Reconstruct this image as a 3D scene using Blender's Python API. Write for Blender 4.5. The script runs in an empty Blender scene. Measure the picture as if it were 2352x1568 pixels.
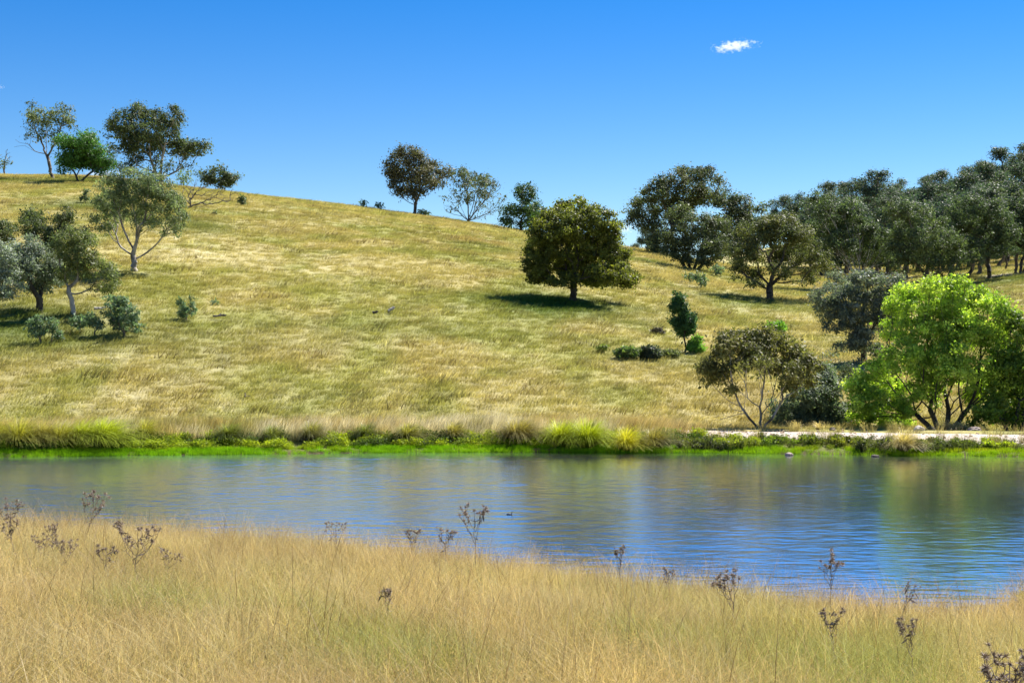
import bpy, math, random
import numpy as np
from mathutils import Vector
R = math.radians
C = bpy.context.scene.collection
sc = bpy.context.scene
# ---------------------------------------------------------------- camera
CAMZ, F, HY = 4.75, 1422.2, 345.0
cam_d = bpy.data.cameras.new('camera'); cam = bpy.data.objects.new('camera', cam_d); C.objects.link(cam)
cam_d.lens = 50; cam_d.sensor_width = 36; cam_d.clip_end = 12000; cam_d.clip_start = .1
cam.location = (0, 0, CAMZ); cam.rotation_euler = (R(90.16), 0, 0)
sc.camera = cam
# ---------------------------------------------------------------- sky, sun, exposure
SUN_EL, SUN_AZ = 52.0, 50.0          # azimuth from +Y (view direction) towards +X
w = bpy.data.worlds.new('World'); sc.world = w; w.use_nodes = True
nt = w.node_tree; nt.nodes.clear()
sky = nt.nodes.new('ShaderNodeTexSky'); sky.sky_type = 'NISHITA'; sky.sun_disc = False
sky.sun_elevation = R(SUN_EL); sky.sun_rotation = R(SUN_AZ)
sky.air_density = 1.0; sky.dust_density = 0.0; sky.ozone_density = 3.0; sky.altitude = 300
hs = nt.nodes.new('ShaderNodeHueSaturation'); hs.inputs['Saturation'].default_value = 1.5; hs.inputs['Value'].default_value = 1.0
hs.inputs['Hue'].default_value = 0.513
bg = nt.nodes.new('ShaderNodeBackground'); bg.inputs['Strength'].default_value = 0.058
wo = nt.nodes.new('ShaderNodeOutputWorld')
nt.links.new(sky.outputs[0], hs.inputs['Color']); nt.links.new(hs.outputs[0], bg.inputs['Color']); nt.links.new(bg.outputs[0], wo.inputs['Surface'])
sd = bpy.data.lights.new('sun', 'SUN'); sd.energy = 4.9; sd.angle = R(.53); sd.color = (1, .95, .86)
so = bpy.data.objects.new('sun', sd); C.objects.link(so)
dirv = Vector((math.cos(R(SUN_EL))*math.sin(R(SUN_AZ)), math.cos(R(SUN_EL))*math.cos(R(SUN_AZ)), math.sin(R(SUN_EL))))
so.rotation_euler = dirv.to_track_quat('Z', 'Y').to_euler(); so.location = (60, 60, 90)
vs = sc.view_settings; vs.view_transform = 'Standard'; vs.look = 'None'; vs.exposure = 1.3; vs.gamma = 1; vs.use_curve_mapping = False
sc.render.engine = 'CYCLES'
try:
    sc.cycles.max_bounces = 8; sc.cycles.transparent_max_bounces = 8; sc.cycles.volume_bounces = 1
except Exception: pass
# ---------------------------------------------------------------- numeric helpers
K = 1024/2352.0                       # I measured the photo at 2352 px wide
def cub(xs, ys, x):                   # smooth (Catmull-Rom / Hermite) table
    xs = np.asarray(xs, float); ys = np.asarray(ys, float); x = np.asarray(x, float)
    m = np.gradient(ys, xs)
    xc = np.clip(x, xs[0], xs[-1]); i = np.clip(np.searchsorted(xs, xc)-1, 0, len(xs)-2)
    h = xs[i+1]-xs[i]; t = (xc-xs[i])/h
    return ((2*t**3-3*t**2+1)*ys[i]+(t**3-2*t**2+t)*h*m[i]+(-2*t**3+3*t**2)*ys[i+1]+(t**3-t**2)*h*m[i+1])
_g = np.random.default_rng(7).random((256, 256))
def vnoise(x, y):
    xi = np.floor(x).astype(int); yi = np.floor(y).astype(int); fx = x-xi; fy = y-yi
    fx = fx*fx*(3-2*fx); fy = fy*fy*(3-2*fy)
    a = _g[xi & 255, yi & 255]; b = _g[(xi+1) & 255, yi & 255]; c = _g[xi & 255, (yi+1) & 255]; d = _g[(xi+1) & 255, (yi+1) & 255]
    return (a*(1-fx)+b*fx)*(1-fy)+(c*(1-fx)+d*fx)*fy
def fbm(x, y, o=4, s=0):
    x = np.asarray(x, float)+s*17.3; y = np.asarray(y, float)+s*9.7; v = 0; a = .5; n = 0
    for k in range(o):
        v = v+a*vnoise(x*2**k+k*31.7, y*2**k+k*11.1); n += a; a *= .5
    return v/n
def sst(a, b, x):
    t = np.clip((np.asarray(x, float)-a)/(b-a), 0, 1); return t*t*(3-2*t)
# ---------------------------------------------------------------- terrain height
PX = [-500, 0, 110, 200, 280, 350, 410, 480, 530, 580, 640, 704, 768, 896, 1024, 1300, 1700]
YC = [150, 175, 178, 189, 198, 206, 214, 224, 232, 240, 250, 262, 272, 274, 262, 250, 245]     # crest row of the grass hill
YF = [330, 330, 330, 330, 330, 330, 330, 325, 318, 300, 272, 264, 252, 224, 204, 188, 182]     # forest hill row, 450 m away
def crest_dist(px): return cub([-500, 200, 530, 700, 1024, 1700], [262, 255, 240, 225, 225, 235], px)
def near_shore(X): return cub([-90, -50, -20, -11.9, -4.4, .2, 3.2, 6.9, 8.4, 9.6, 10.6, 14, 20, 30, 40], [58, 46, 38, 34.2, 31.0, 27.9, 25.6, 23.7, 24.1, 26.3, 28.2, 33, 42, 58, 66], X)
def far_shore(X): return cub([-90, -60, -22, -11, 0, 8, 22, 40], [50, 58, 60.4, 62.2, 63.4, 62.9, 60.6, 57], X) + .25*(fbm(X*.35, X*0+3, 3)-.5)*2
def H(X, Y):
    X = np.asarray(X, float); Y = np.asarray(Y, float)
    Ys = np.maximum(Y, 50.); px = 512+F*X/Ys
    Yc = crest_dist(px); zc = CAMZ+(HY-cub(PX, YC, px))*Yc/F
    zf = CAMZ+(HY-cub(PX, YF, px))*450./F
    zb = .75+0*X
    a = .36; t = (Y-72)/(Yc-72); tt = np.clip(t, 0, 1)
    z1 = zb+(zc-zb)*(tt*(1+a)-a*tt*tt)
    s_end = (zc-zb)*(1-a)/(Yc-72); q = np.maximum(Y-Yc, 0)
    zdrop = z1+s_end*q-q*q*.0012; zdrop = np.maximum(zdrop, z1-.6*q*.25-2); zdrop = np.maximum(zdrop, 6)
    rise = sst(0, 1, (Y-Yc)/(450-Yc)); zr = zc+(zf-zc)*rise+s_end*q*np.exp(-q/40.)
    wr = sst(560, 660, px)
    z2 = np.where(Y > Yc, zdrop*(1-wr)+zr*wr, z1)
    z2 = np.where(Y > 450, z2-(Y-450)*.06*wr, z2)
    # bank rising from the far water line
    fs = far_shore(X); s = Y-fs
    wd = sst(4., 12., X)                          # dam wall on the right
    bank_l = .10*sst(0, .4, s)+.08*np.clip(s, 0, 2)+.5*sst(1.2, 5, s)
    bank_r = .10*sst(0, .4, s)+.10*np.clip(s, 0, 1.4)+.36*sst(.9, 3.0, s)
    back = sst(8.6, 12.5, s)*.45
    gz = bank_r-back
    zl = bank_l
    bank = zl*(1-wd)+gz*wd
    hill = z2*1.0
    k = sst(66, 76, Y); kr = sst(72, 84, Y)
    kk = k*(1-wd)+kr*wd
    zfar = bank*(1-kk)+hill*kk
    zfar = zfar+kk*((fbm(X/9., Y/9., 4, 1)-.5)*.55*sst(70, 100, Y)+(fbm(X/1.7, Y/1.7, 3, 2)-.5)*.16)
    # near bank
    ns = near_shore(X); u = ns-Y
    un = np.maximum(u, 0)
    znear = .28*(1-np.exp(-un/.8))+.1*un
    znear = np.where(znear > 3.1, 3.1+(znear-3.1)*.35, znear)
    znear = znear+(fbm(X/2.5, Y/2.5, 4, 5)-.5)*.34*sst(.3, 3, u)
    dep = np.minimum(np.clip(-u, 0, None), np.clip(-s, 0, None))
    zpond = -np.minimum(.22*dep, 1.6)-.02
    out = np.where(u > 0, znear, np.where(s > 0, zfar, zpond))
    side = np.maximum(np.abs(X)-85, 0)            # the pond closes at its ends
    return np.where((Y > 15) & (Y < 72), np.maximum(out, np.minimum(side*.1, 3)-.02*(side <= 0)-5*(side <= 0)), out)
def row_of(X, Y): return HY-F*(H(X, Y)-CAMZ)/Y
def at(dx, dy, y0=64., y1=300.):                  # point of the photo (2352-wide) -> ground X, Y
    px, py = dx*K, dy*K
    Ys = np.arange(y0, y1, .25); Xs = (px-512)/F*Ys
    rows = row_of(Xs, Ys); i = np.argmax(rows <= py)
    if not (rows <= py).any(): i = np.argmin(rows)
    return float(Xs[i]), float(Ys[i])
def atY(dx, Y): return ((dx*K-512)/F*Y, Y)
# ---------------------------------------------------------------- colours of the grassland (linear albedo, some tree shade painted in)
def spot(X, Y, dx, dy, wpx, wy, Yd=None):
    x0, y0 = at(dx, dy) if Yd is None else atY(dx, Yd)
    return np.exp(-(((X-x0)/wpx)**2+((Y-y0)/wy)**2))
GREEN_SHADE_SPOTS = [(1290, 700, 6.5, 7, 1.), (1700, 690, 5.5, 8, .8), (1490, 600, 5, 7, .6), (60, 740, 6, 9, 1.), (200, 775, 5, 5, .8), (120, 415, 16, 12, .75),
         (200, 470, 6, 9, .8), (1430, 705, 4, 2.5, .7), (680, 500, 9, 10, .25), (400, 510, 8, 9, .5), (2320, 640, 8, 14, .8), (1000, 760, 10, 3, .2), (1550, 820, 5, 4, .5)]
_sp = None
def green_shade_mask(X, Y):  # greener grass patches, mostly under trees, with tree shade painted into the same colour
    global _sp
    if _sp is None: _sp = [(at(a, b), c, d, e) for a, b, c, d, e in GREEN_SHADE_SPOTS]
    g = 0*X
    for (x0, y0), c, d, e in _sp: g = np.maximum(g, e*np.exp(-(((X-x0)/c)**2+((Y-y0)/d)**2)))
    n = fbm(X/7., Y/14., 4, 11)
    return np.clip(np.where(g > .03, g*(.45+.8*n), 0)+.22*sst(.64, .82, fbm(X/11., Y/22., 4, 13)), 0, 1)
def mixc(a, b, t): return a*(1-t[:, None])+b*t[:, None]
def grass_col(X, Y, rng=None):
    X = np.ravel(X); Y = np.ravel(Y)
    straw = np.array([.57, .49, .205]); olive = np.array([.43, .42, .13]); pale = np.array([.80, .72, .42]); brown = np.array([.44, .31, .12]); green = np.array([.11, .19, .03])  # green is kept deep to darken the tree shadows
    c = mixc(olive, straw, sst(.30, .62, fbm(X/5., Y/9., 5, 3)))
    c = mixc(c, brown, .34*sst(.52, .75, fbm(X/8., Y/13., 4, 21))*sst(60, 90, Y))
    c = mixc(c, pale, .42*sst(.50, .76, fbm(X/1.6+Y/9., Y/2.2, 4, 4))*(.3+1.2*sst(.4, .65, fbm(X/14., Y/20., 3, 8))))
    c = c*(1-.24*sst(.60, .78, fbm(X/.9, Y/1.4, 3, 44)))[:, None]
    c = mixc(c, green, green_shade_mask(X, Y)*sst(60, 70, Y))
    return c
# ---------------------------------------------------------------- mesh helpers
def nmesh(name, v, f, col=None, n=4, attr='Col', smooth=False):
    me = bpy.data.meshes.new(name); v = np.asarray(v, np.float32); f = np.asarray(f, np.int32)
    me.vertices.add(len(v)); me.vertices.foreach_set('co', v.ravel())
    me.loops.add(f.size); me.loops.foreach_set('vertex_index', f.ravel())
    me.polygons.add(len(f)); me.polygons.foreach_set('loop_start', np.arange(0, f.size, n, dtype=np.int32))
    me.update(calc_edges=True); me.validate()
    if col is not None:
        c = np.ones((len(v), 4), np.float32); c[:, :3] = col
        a = me.attributes.new(attr, 'FLOAT_COLOR', 'POINT'); a.data.foreach_set('color', c.ravel())
    if smooth: me.polygons.foreach_set('use_smooth', np.ones(len(me.polygons), bool))
    return me
def link(name, me, m, parent=None, loc=None):
    o = bpy.data.objects.new(name, me); C.objects.link(o)
    if m is not None and not me.materials: me.materials.append(m)
    if parent is not None: o.parent = parent
    if loc is not None: o.location = loc
    return o
def tag(o, label=None, cat=None, group=None, kind=None):
    if label: o['label'] = label
    if cat: o['category'] = cat
    if group: o['group'] = group
    if kind: o['kind'] = kind
    return o
def empty(name, loc, label, cat, group=None):
    o = bpy.data.objects.new(name, None); C.objects.link(o); o.location = loc; o.empty_display_size = .3
    return tag(o, label, cat, group)
def tubes(A, B, ra, rb, sides=6, col=None):
    A = np.asarray(A, float); B = np.asarray(B, float); ra = np.asarray(ra, float); rb = np.asarray(rb, float)
    d = B-A; L = np.linalg.norm(d, axis=1, keepdims=True)+1e-9; d = d/L
    up = np.where(np.abs(d[:, 2:3]) < .9, np.array([[0, 0, 1.]]), np.array([[1., 0, 0]]))
    u = np.cross(d, up); u /= np.linalg.norm(u, axis=1, keepdims=True); w_ = np.cross(d, u)
    th = np.arange(sides)/sides*2*math.pi; cs, sn = np.cos(th), np.sin(th)
    ring = u[:, None, :]*cs[None, :, None]+w_[:, None, :]*sn[None, :, None]
    v = np.concatenate([A[:, None]+ring*ra[:, None, None], B[:, None]+ring*rb[:, None, None]], 1).reshape(-1, 3)
    n = len(A); b = (np.arange(n)*2*sides)[:, None]; i = np.arange(sides)[None]; j = (i+1) % sides
    f = np.stack([b+i, b+j, b+sides+j, b+sides+i], -1).reshape(-1, 4)
    return v, f
# ---------------------------------------------------------------- materials
def mat(name):
    m = bpy.data.materials.new(name); m.use_nodes = True; m.node_tree.nodes.clear(); return m, m.node_tree
def N(t, k, **kw):
    n = t.nodes.new(k)
    for a, b in kw.items(): setattr(n, a, b)
    return n
def leaf_mat(name, rough=.5, trans=.4, tint=None, instancer=False, gloss=.4, tr_tint=(1.1, 1.25, .65)):
    m, t = mat(name); L = t.links.new
    a = N(t, 'ShaderNodeAttribute', attribute_name='Col')
    c = a.outputs['Color']
    if instancer:
        b = N(t, 'ShaderNodeAttribute', attribute_name='tint', attribute_type='INSTANCER')
        mx = N(t, 'ShaderNodeMix', data_type='RGBA', blend_type='MULTIPLY'); mx.inputs['Factor'].default_value = 1
        L(c, mx.inputs[6]); L(b.outputs['Color'], mx.inputs[7]); c = mx.outputs[2]
    if tint:
        mx = N(t, 'ShaderNodeMix', data_type='RGBA', blend_type='MULTIPLY'); mx.inputs['Factor'].default_value = 1
        L(c, mx.inputs[6]); mx.inputs[7].default_value = (*tint, 1); c = mx.outputs[2]
    p = N(t, 'ShaderNodeBsdfPrincipled'); p.inputs['Roughness'].default_value = rough; p.inputs['Specular IOR Level'].default_value = gloss
    L(c, p.inputs['Base Color'])
    tr = N(t, 'ShaderNodeBsdfTranslucent'); m2 = N(t, 'ShaderNodeMix', data_type='RGBA', blend_type='MULTIPLY'); m2.inputs['Factor'].default_value = 1
    m2.inputs[7].default_value = (*tr_tint, 1); L(c, m2.inputs[6]); L(m2.outputs[2], tr.inputs['Color'])
    ms = N(t, 'ShaderNodeMixShader'); ms.inputs[0].default_value = trans; o = N(t, 'ShaderNodeOutputMaterial')
    L(p.outputs[0], ms.inputs[1]); L(tr.outputs[0], ms.inputs[2]); L(ms.outputs[0], o.inputs['Surface'])
    return m
def bark_mat(name, c1, c2, scale=3.):
    m, t = mat(name); L = t.links.new
    g = N(t, 'ShaderNodeNewGeometry'); mp = N(t, 'ShaderNodeMapping'); mp.inputs['Scale'].default_value = (1, 1, .35)
    n = N(t, 'ShaderNodeTexNoise'); n.inputs['Scale'].default_value = scale; n.inputs['Detail'].default_value = 6
    r = N(t, 'ShaderNodeValToRGB'); r.color_ramp.elements[0].color = (*c1, 1); r.color_ramp.elements[1].color = (*c2, 1)
    r.color_ramp.elements[0].position = .38; r.color_ramp.elements[1].position = .62
    bp = N(t, 'ShaderNodeBump'); bp.inputs['Distance'].default_value = .05; bp.inputs['Strength'].default_value = .7
    p = N(t, 'ShaderNodeBsdfPrincipled'); p.inputs['Roughness'].default_value = .85; o = N(t, 'ShaderNodeOutputMaterial')
    L(g.outputs['Position'], mp.inputs[0]); L(mp.outputs[0], n.inputs['Vector']); L(n.outputs[0], r.inputs[0]); L(r.outputs[0], p.inputs['Base Color'])
    L(n.outputs[0], bp.inputs['Height']); L(bp.outputs[0], p.inputs['Normal']); L(p.outputs[0], o.inputs['Surface'])
    return m
M_leaf = leaf_mat('gum_leaves', .55, .42, gloss=.3, tint=(1.5, 1.66, 2.05))
M_soft = leaf_mat('soft_leaves', .5, .52, gloss=.3, tint=(1.3, 1.3, 1.3), tr_tint=(1.25, 1.35, .5))
M_grass = leaf_mat('grass_blades', .6, .45, instancer=True, gloss=.15, tr_tint=(1.1, 1.05, .75))
M_tuss = leaf_mat('tussock_blades', .42, .5, gloss=.45, tr_tint=(1.25, 1.2, .5))
M_bark = bark_mat('dark_bark', (.025, .02, .016), (.085, .07, .055))
M_pale = bark_mat('pale_bark', (.10, .08, .06), (.42, .38, .33), 1.6)
M_mid = bark_mat('grey_bark', (.045, .036, .03), (.20, .17, .14), 2.2)
M_white = bark_mat('bleached_wood', (.22, .19, .17), (.55, .52, .48), 5)
# ground
m, t = mat('grassland'); L = t.links.new; M_ground = m
a = N(t, 'ShaderNodeAttribute', attribute_name='Col'); g = N(t, 'ShaderNodeNewGeometry')
n1 = N(t, 'ShaderNodeTexNoise'); n1.inputs['Scale'].default_value = 5.5; n1.inputs['Detail'].default_value = 8; n1.inputs['Roughness'].default_value = .7
r = N(t, 'ShaderNodeMapRange'); r.inputs[1].default_value = .3; r.inputs[2].default_value = .7; r.inputs[3].default_value = .55; r.inputs[4].default_value = 1.3
mx = N(t, 'ShaderNodeVectorMath', operation='SCALE'); bp = N(t, 'ShaderNodeBump'); bp.inputs['Distance'].default_value = .12; bp.inputs['Strength'].default_value = .8
p = N(t, 'ShaderNodeBsdfPrincipled'); p.inputs['Roughness'].default_value = .95; p.inputs['Specular IOR Level'].default_value = .15; o = N(t, 'ShaderNodeOutputMaterial')
L(g.outputs['Position'], n1.inputs['Vector']); L(n1.outputs[0], r.inputs[0]); L(a.outputs['Color'], mx.inputs[0]); L(r.outputs[0], mx.inputs['Scale'])
L(mx.outputs[0], p.inputs['Base Color']); L(n1.outputs[0], bp.inputs['Height']); L(bp.outputs[0], p.inputs['Normal']); L(p.outputs[0], o.inputs['Surface'])
# gravel
m, t = mat('gravel'); L = t.links.new; M_gravel = m
g = N(t, 'ShaderNodeNewGeometry'); n1 = N(t, 'ShaderNodeTexNoise'); n1.inputs['Scale'].default_value = 22; n1.inputs['Detail'].default_value = 8; n1.inputs['Roughness'].default_value = .8
r = N(t, 'ShaderNodeValToRGB'); r.color_ramp.elements[0].position = .35; r.color_ramp.elements[1].position = .68
r.color_ramp.elements[0].color = (.38, .31, .25, 1); r.color_ramp.elements[1].color = (.62, .55, .47, 1)
bp = N(t, 'ShaderNodeBump'); bp.inputs['Distance'].default_value = .05
p = N(t, 'ShaderNodeBsdfPrincipled'); p.inputs['Roughness'].default_value = .9; o = N(t, 'ShaderNodeOutputMaterial')
L(g.outputs['Position'], n1.inputs['Vector']); L(n1.outputs[0], r.inputs[0]); L(r.outputs[0], p.inputs['Base Color']); L(n1.outputs[0], bp.inputs['Height']); L(bp.outputs[0], p.inputs['Normal']); L(p.outputs[0], o.inputs['Surface'])
# water
m, t = mat('pond_water'); L = t.links.new; M_water = m
g = N(t, 'ShaderNodeNewGeometry')
def wn(sx, sy, det, dist_):
    mp = N(t, 'ShaderNodeMapping'); mp.inputs['Scale'].default_value = (sx, sy, 1); L(g.outputs['Position'], mp.inputs[0])
    n = N(t, 'ShaderNodeTexNoise'); n.inputs['Scale'].default_value = 1; n.inputs['Detail'].default_value = det; n.inputs['Distortion'].default_value = dist_
    L(mp.outputs[0], n.inputs['Vector']); return n
wa = wn(2.2, 5.5, 4, .3); wb = wn(.5, 1.5, 2, .2); wc = wn(.05, .09, 2, 0)
mr = N(t, 'ShaderNodeMapRange'); mr.inputs[1].default_value = .35; mr.inputs[2].default_value = .65; mr.inputs[3].default_value = .45; mr.inputs[4].default_value = 1.25; L(wc.outputs[0], mr.inputs[0])
b1 = N(t, 'ShaderNodeBump'); b1.inputs['Distance'].default_value = .010; L(wa.outputs[0], b1.inputs['Height']); L(mr.outputs[0], b1.inputs['Strength'])
b2 = N(t, 'ShaderNodeBump'); b2.inputs['Distance'].default_value = .005; b2.inputs['Strength'].default_value = .6; L(wb.outputs[0], b2.inputs['Height']); L(b1.outputs[0], b2.inputs['Normal'])
# a ring of small waves around the swimming bird
mpb = N(t, 'ShaderNodeMapping'); mpb.inputs['Location'].default_value = (0.1, -40, 0); L(g.outputs['Position'], mpb.inputs[0])
ln = N(t, 'ShaderNodeVectorMath', operation='LENGTH'); L(mpb.outputs[0], ln.inputs[0])
m1 = N(t, 'ShaderNodeMath', operation='MULTIPLY'); m1.inputs[1].default_value = 5.5; L(ln.outputs['Value'], m1.inputs[0])
m2 = N(t, 'ShaderNodeMath', operation='SINE'); L(m1.outputs[0], m2.inputs[0])
fr_ = N(t, 'ShaderNodeMapRange'); fr_.inputs[1].default_value = .5; fr_.inputs[2].default_value = 9.; fr_.inputs[3].default_value = 1; fr_.inputs[4].default_value = 0; L(ln.outputs['Value'], fr_.inputs[0])
m3 = N(t, 'ShaderNodeMath', operation='MULTIPLY'); L(m2.outputs[0], m3.inputs[0]); L(fr_.outputs[0], m3.inputs[1])
b3 = N(t, 'ShaderNodeBump'); b3.inputs['Distance'].default_value = .012; b3.inputs['Strength'].default_value = .0; L(m3.outputs[0], b3.inputs['Height']); L(b2.outputs[0], b3.inputs['Normal'])
df = N(t, 'ShaderNodeBsdfDiffuse'); df.inputs['Color'].default_value = (.24, .29, .28, 1); L(b3.outputs[0], df.inputs['Normal'])
gl = N(t, 'ShaderNodeBsdfGlossy'); gl.inputs['Roughness'].default_value = .135; gl.inputs['Color'].default_value = (.96, .97, 1, 1); L(b3.outputs[0], gl.inputs['Normal'])
sp_ = N(t, 'ShaderNodeSeparateXYZ'); L(g.outputs['Position'], sp_.inputs[0]); rr_ = N(t, 'ShaderNodeMapRange'); rr_.inputs[1].default_value = -15; rr_.inputs[2].default_value = 8; rr_.inputs[3].default_value = .17; rr_.inputs[4].default_value = .12; L(sp_.outputs[0], rr_.inputs[0]); L(rr_.outputs[0], gl.inputs['Roughness'])
fn = N(t, 'ShaderNodeFresnel'); fn.inputs['IOR'].default_value = 1.33; L(b3.outputs[0], fn.inputs['Normal'])
fm = N(t, 'ShaderNodeMath', operation='MULTIPLY', use_clamp=True); fm.inputs[1].default_value = 3.0; L(fn.outputs[0], fm.inputs[0])
ms = N(t, 'ShaderNodeMixShader'); L(fm.outputs[0], ms.inputs[0]); L(df.outputs[0], ms.inputs[1]); L(gl.outputs[0], ms.inputs[2])
o = N(t, 'ShaderNodeOutputMaterial'); L(ms.outputs[0], o.inputs['Surface'])
# rock
M_rock = bark_mat('rock', (.16, .12, .10), (.42, .33, .28), 6)
# ---------------------------------------------------------------- ground sheet
Yr = np.concatenate([np.arange(-30, 4, 2.), np.arange(4, 20, .6), np.arange(20, 40, .28), np.arange(40, 58, 1.), np.arange(58, 76, .22), np.arange(76, 110, .7), np.arange(110, 290, 1.3), np.arange(290, 480, 5.), np.geomspace(480, 2600, 22)])
S = np.linspace(-1, 1, 361)
HW = np.maximum(70, .8*Yr)
GX = S[None, :]*HW[:, None]; GY = np.repeat(Yr[:, None], len(S), 1)
GZ = H(GX, GY)
GZ = np.where(GY > 480, GZ*np.exp(-(GY-480)/400.), GZ)
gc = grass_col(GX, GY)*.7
xf, yf = GX.ravel(), GY.ravel()
mud = np.clip((far_shore(xf)-yf+.6)/.4, 0, 1)*np.clip((yf-near_shore(xf)+.6)/.4, 0, 1)
gc = mixc(gc, np.array([.10, .075, .035]), mud)
bk = sst(-.2, .5, yf-far_shore(xf))*(1-sst(4.5, 7, yf-far_shore(xf))); gc = mixc(gc, np.array([.10, .12, .03]), .75*bk)
gv = GX.reshape(-1)[:, None]*0
V = np.stack([GX, GY, GZ], -1).reshape(-1, 3); nr, nc = GX.shape
ii = (np.arange(nr-1)[:, None]*nc+np.arange(nc-1)[None]).ravel()
Fc = np.stack([ii, ii+1, ii+nc+1, ii+nc], 1)
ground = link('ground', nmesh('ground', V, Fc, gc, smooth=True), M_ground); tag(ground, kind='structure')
# water sheet
wx = np.concatenate([np.linspace(-110, -31, 30), np.arange(-30.5, 27, .15), np.linspace(27.6, 70, 20)]); wy = np.concatenate([np.linspace(14, 22, 6), np.arange(22.2, 64.5, .065), np.linspace(64.8, 72, 4)])
WX, WY = np.meshgrid(wx, wy)
ruff = (1.15-.3*sst(-14, 10, WX))*(.55+.8*sst(.38, .66, fbm(WX/9., WY/6., 3, 33)))+.25
WZ = ruff*(.004*(fbm(WX/1.2+WY*.08, WY/.7, 2, 31)-.5)+.0105*(fbm(WX/.34, WY/.22, 2, 37)-.5)+.004*(fbm(WX/5, WY/2.2, 2, 39)-.5))
db = np.hypot(WX+.1, WY-40.); WZ += .004*np.sin(db*6.)*np.exp(-db/3.5)*(db > .25)
WZ *= (1.25-.1*sst(-12, 4, WX))*np.clip((WY-22)/2, 0, 1)*(np.abs(WX) < 31)
nr_, nc_ = WX.shape; i0 = (np.arange(nr_-1)[:, None]*nc_+np.arange(nc_-1)[None]).ravel()
water = link('water', nmesh('water', np.stack([WX, WY, WZ], -1).reshape(-1, 3), np.stack([i0, i0+1, i0+nc_+1, i0+nc_], 1), smooth=True), M_water); tag(water, kind='structure')
# gravel track along the dam wall, and the farm track far right
def ribbon(name, cx, wd, m_, dz=.03, seg=120, nw=8, label=None):
    c = np.array(cx, float); s = np.linspace(0, 1, len(c)); q = np.linspace(0, 1, seg)
    P = np.stack([cub(s, c[:, 0], q), cub(s, c[:, 1], q)], 1); T = np.gradient(P, axis=0); T /= np.linalg.norm(T, axis=1, keepdims=True)
    nn = np.stack([-T[:, 1], T[:, 0]], 1); e = np.linspace(-1, 1, nw)
    wv_ = wd*(1+.22*(fbm(q*18, q*0+5, 3)-.5)*2)
    XY = P[:, None]+nn[:, None]*e[None, :, None]*wv_[:, None, None]
    Z = H(XY[..., 0], XY[..., 1])+dz-.05*np.abs(e)[None, :]**6
    v = np.concatenate([XY, Z[..., None]], -1).reshape(-1, 3); i0 = (np.arange(seg-1)[:, None]*nw+np.arange(nw-1)[None]).ravel()
    return tag(link(name, nmesh(name, v, np.stack([i0, i0+1, i0+nw+1, i0+nw], 1), smooth=True), m_), kind='structure')
ribbon('dirt_track', [(3, 67.3), (8, 67.0), (14, 66.3), (20, 65.0), (26, 63.6), (34, 61.0)], 2.2, M_gravel)
ribbon('farm_track', [(atY(2290, 178)), (atY(2352, 172)), (atY(2450, 170)), (atY(2600, 165))], 2.2, M_gravel, .06)
# ---------------------------------------------------------------- scattering of uncountable ground cover
def blades(n, spread, h, wid, lean, rng, bend=.5, segs=3, base=(1, 1, 1), tip=(1, 1, 1), var=.25, wind=(.25, 0)):
    V_, F_, Cc = [], [], []
    ang = rng.random(n)*2*math.pi; rr = spread*np.sqrt(rng.random(n)); hh = h*(.55+.6*rng.random(n))
    la = rng.random(n)*2*math.pi; ln = lean*rng.random(n)+.02
    br = 1+var*(rng.random(n)*2-1)
    fa = rng.random(n)*math.pi
    root = np.stack([rr*np.cos(ang), rr*np.sin(ang), 0*rr-.03], 1)
    dx = np.cos(la)*ln+wind[0]*(.5+rng.random(n)); dy = np.sin(la)*ln+wind[1]
    side = np.stack([np.cos(fa), np.sin(fa), 0*fa], 1)
    vs_, cs_ = [], []
    for k in range(segs+1):
        s = k/segs
        off = s*(1-bend)+bend*s*s
        c = root+np.stack([dx*off*hh, dy*off*hh, hh*(s-.25*(ln+abs(wind[0]))*s*s)], 1)
        ww = wid*(1-s*.85)
        vs_.append(c-side*ww/2); vs_.append(c+side*ww/2)
        cc = (np.array(base)*(1-s)+np.array(tip)*s)[None]*br[:, None]
        cs_.append(cc); cs_.append(cc)
    v = np.stack(vs_, 1).reshape(-1, 3); c = np.stack(cs_, 1).reshape(-1, 3); m_ = 2*(segs+1)
    b = (np.arange(n)*m_)[:, None]; k = np.arange(segs)[None]*2
    f = np.stack([b+k, b+k+1, b+k+3, b+k+2], -1).reshape(-1, 4)
    return v, f, c
def merge(*parts):
    V_, F_, C_ = [], [], []; o_ = 0
    for v, f, c in parts: V_.append(v); F_.append(f+o_); C_.append(c); o_ += len(v)
    return np.concatenate(V_), np.concatenate(F_), np.concatenate(C_)
def seedheads(n, spread, h, rng, size=.02, col=(.8, .6, .5), wind=.15):
    # wispy seed panicles: thin stalk + little flecks near its top
    st = blades(n, spread, h, .0022, .22, rng, segs=3, base=(.8, .75, .5), tip=col, wind=(wind, 0))
    v = st[0].reshape(n, 8, 3); top = (v[:, 6]+v[:, 7])/2; mid = (v[:, 4]+v[:, 5])/2
    m_ = 7; t_ = rng.random((n, m_, 1)); P = mid[:, None]*(1-t_)+top[:, None]*t_+rng.normal(0, .018, (n, m_, 3))
    P = P.reshape(-1, 3); k = len(P); d = rng.normal(0, 1, (k, 3)); d[:, 2] = np.abs(d[:, 2])+.6; d /= np.linalg.norm(d, axis=1, keepdims=True)
    s = np.cross(d, rng.normal(0, 1, (k, 3))); s /= np.linalg.norm(s, axis=1, keepdims=True)
    q = np.stack([P-s*.0010, P+d*size*.5-s*.0013, P+d*size, P+s*.0011+d*size*.4], 1).reshape(-1, 3)
    f = np.arange(4*k).reshape(-1, 4); c = np.repeat(np.array([col])*(.8+.4*rng.random((k, 1))), 4, 0)
    return merge(st, (q, f, c))
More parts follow.
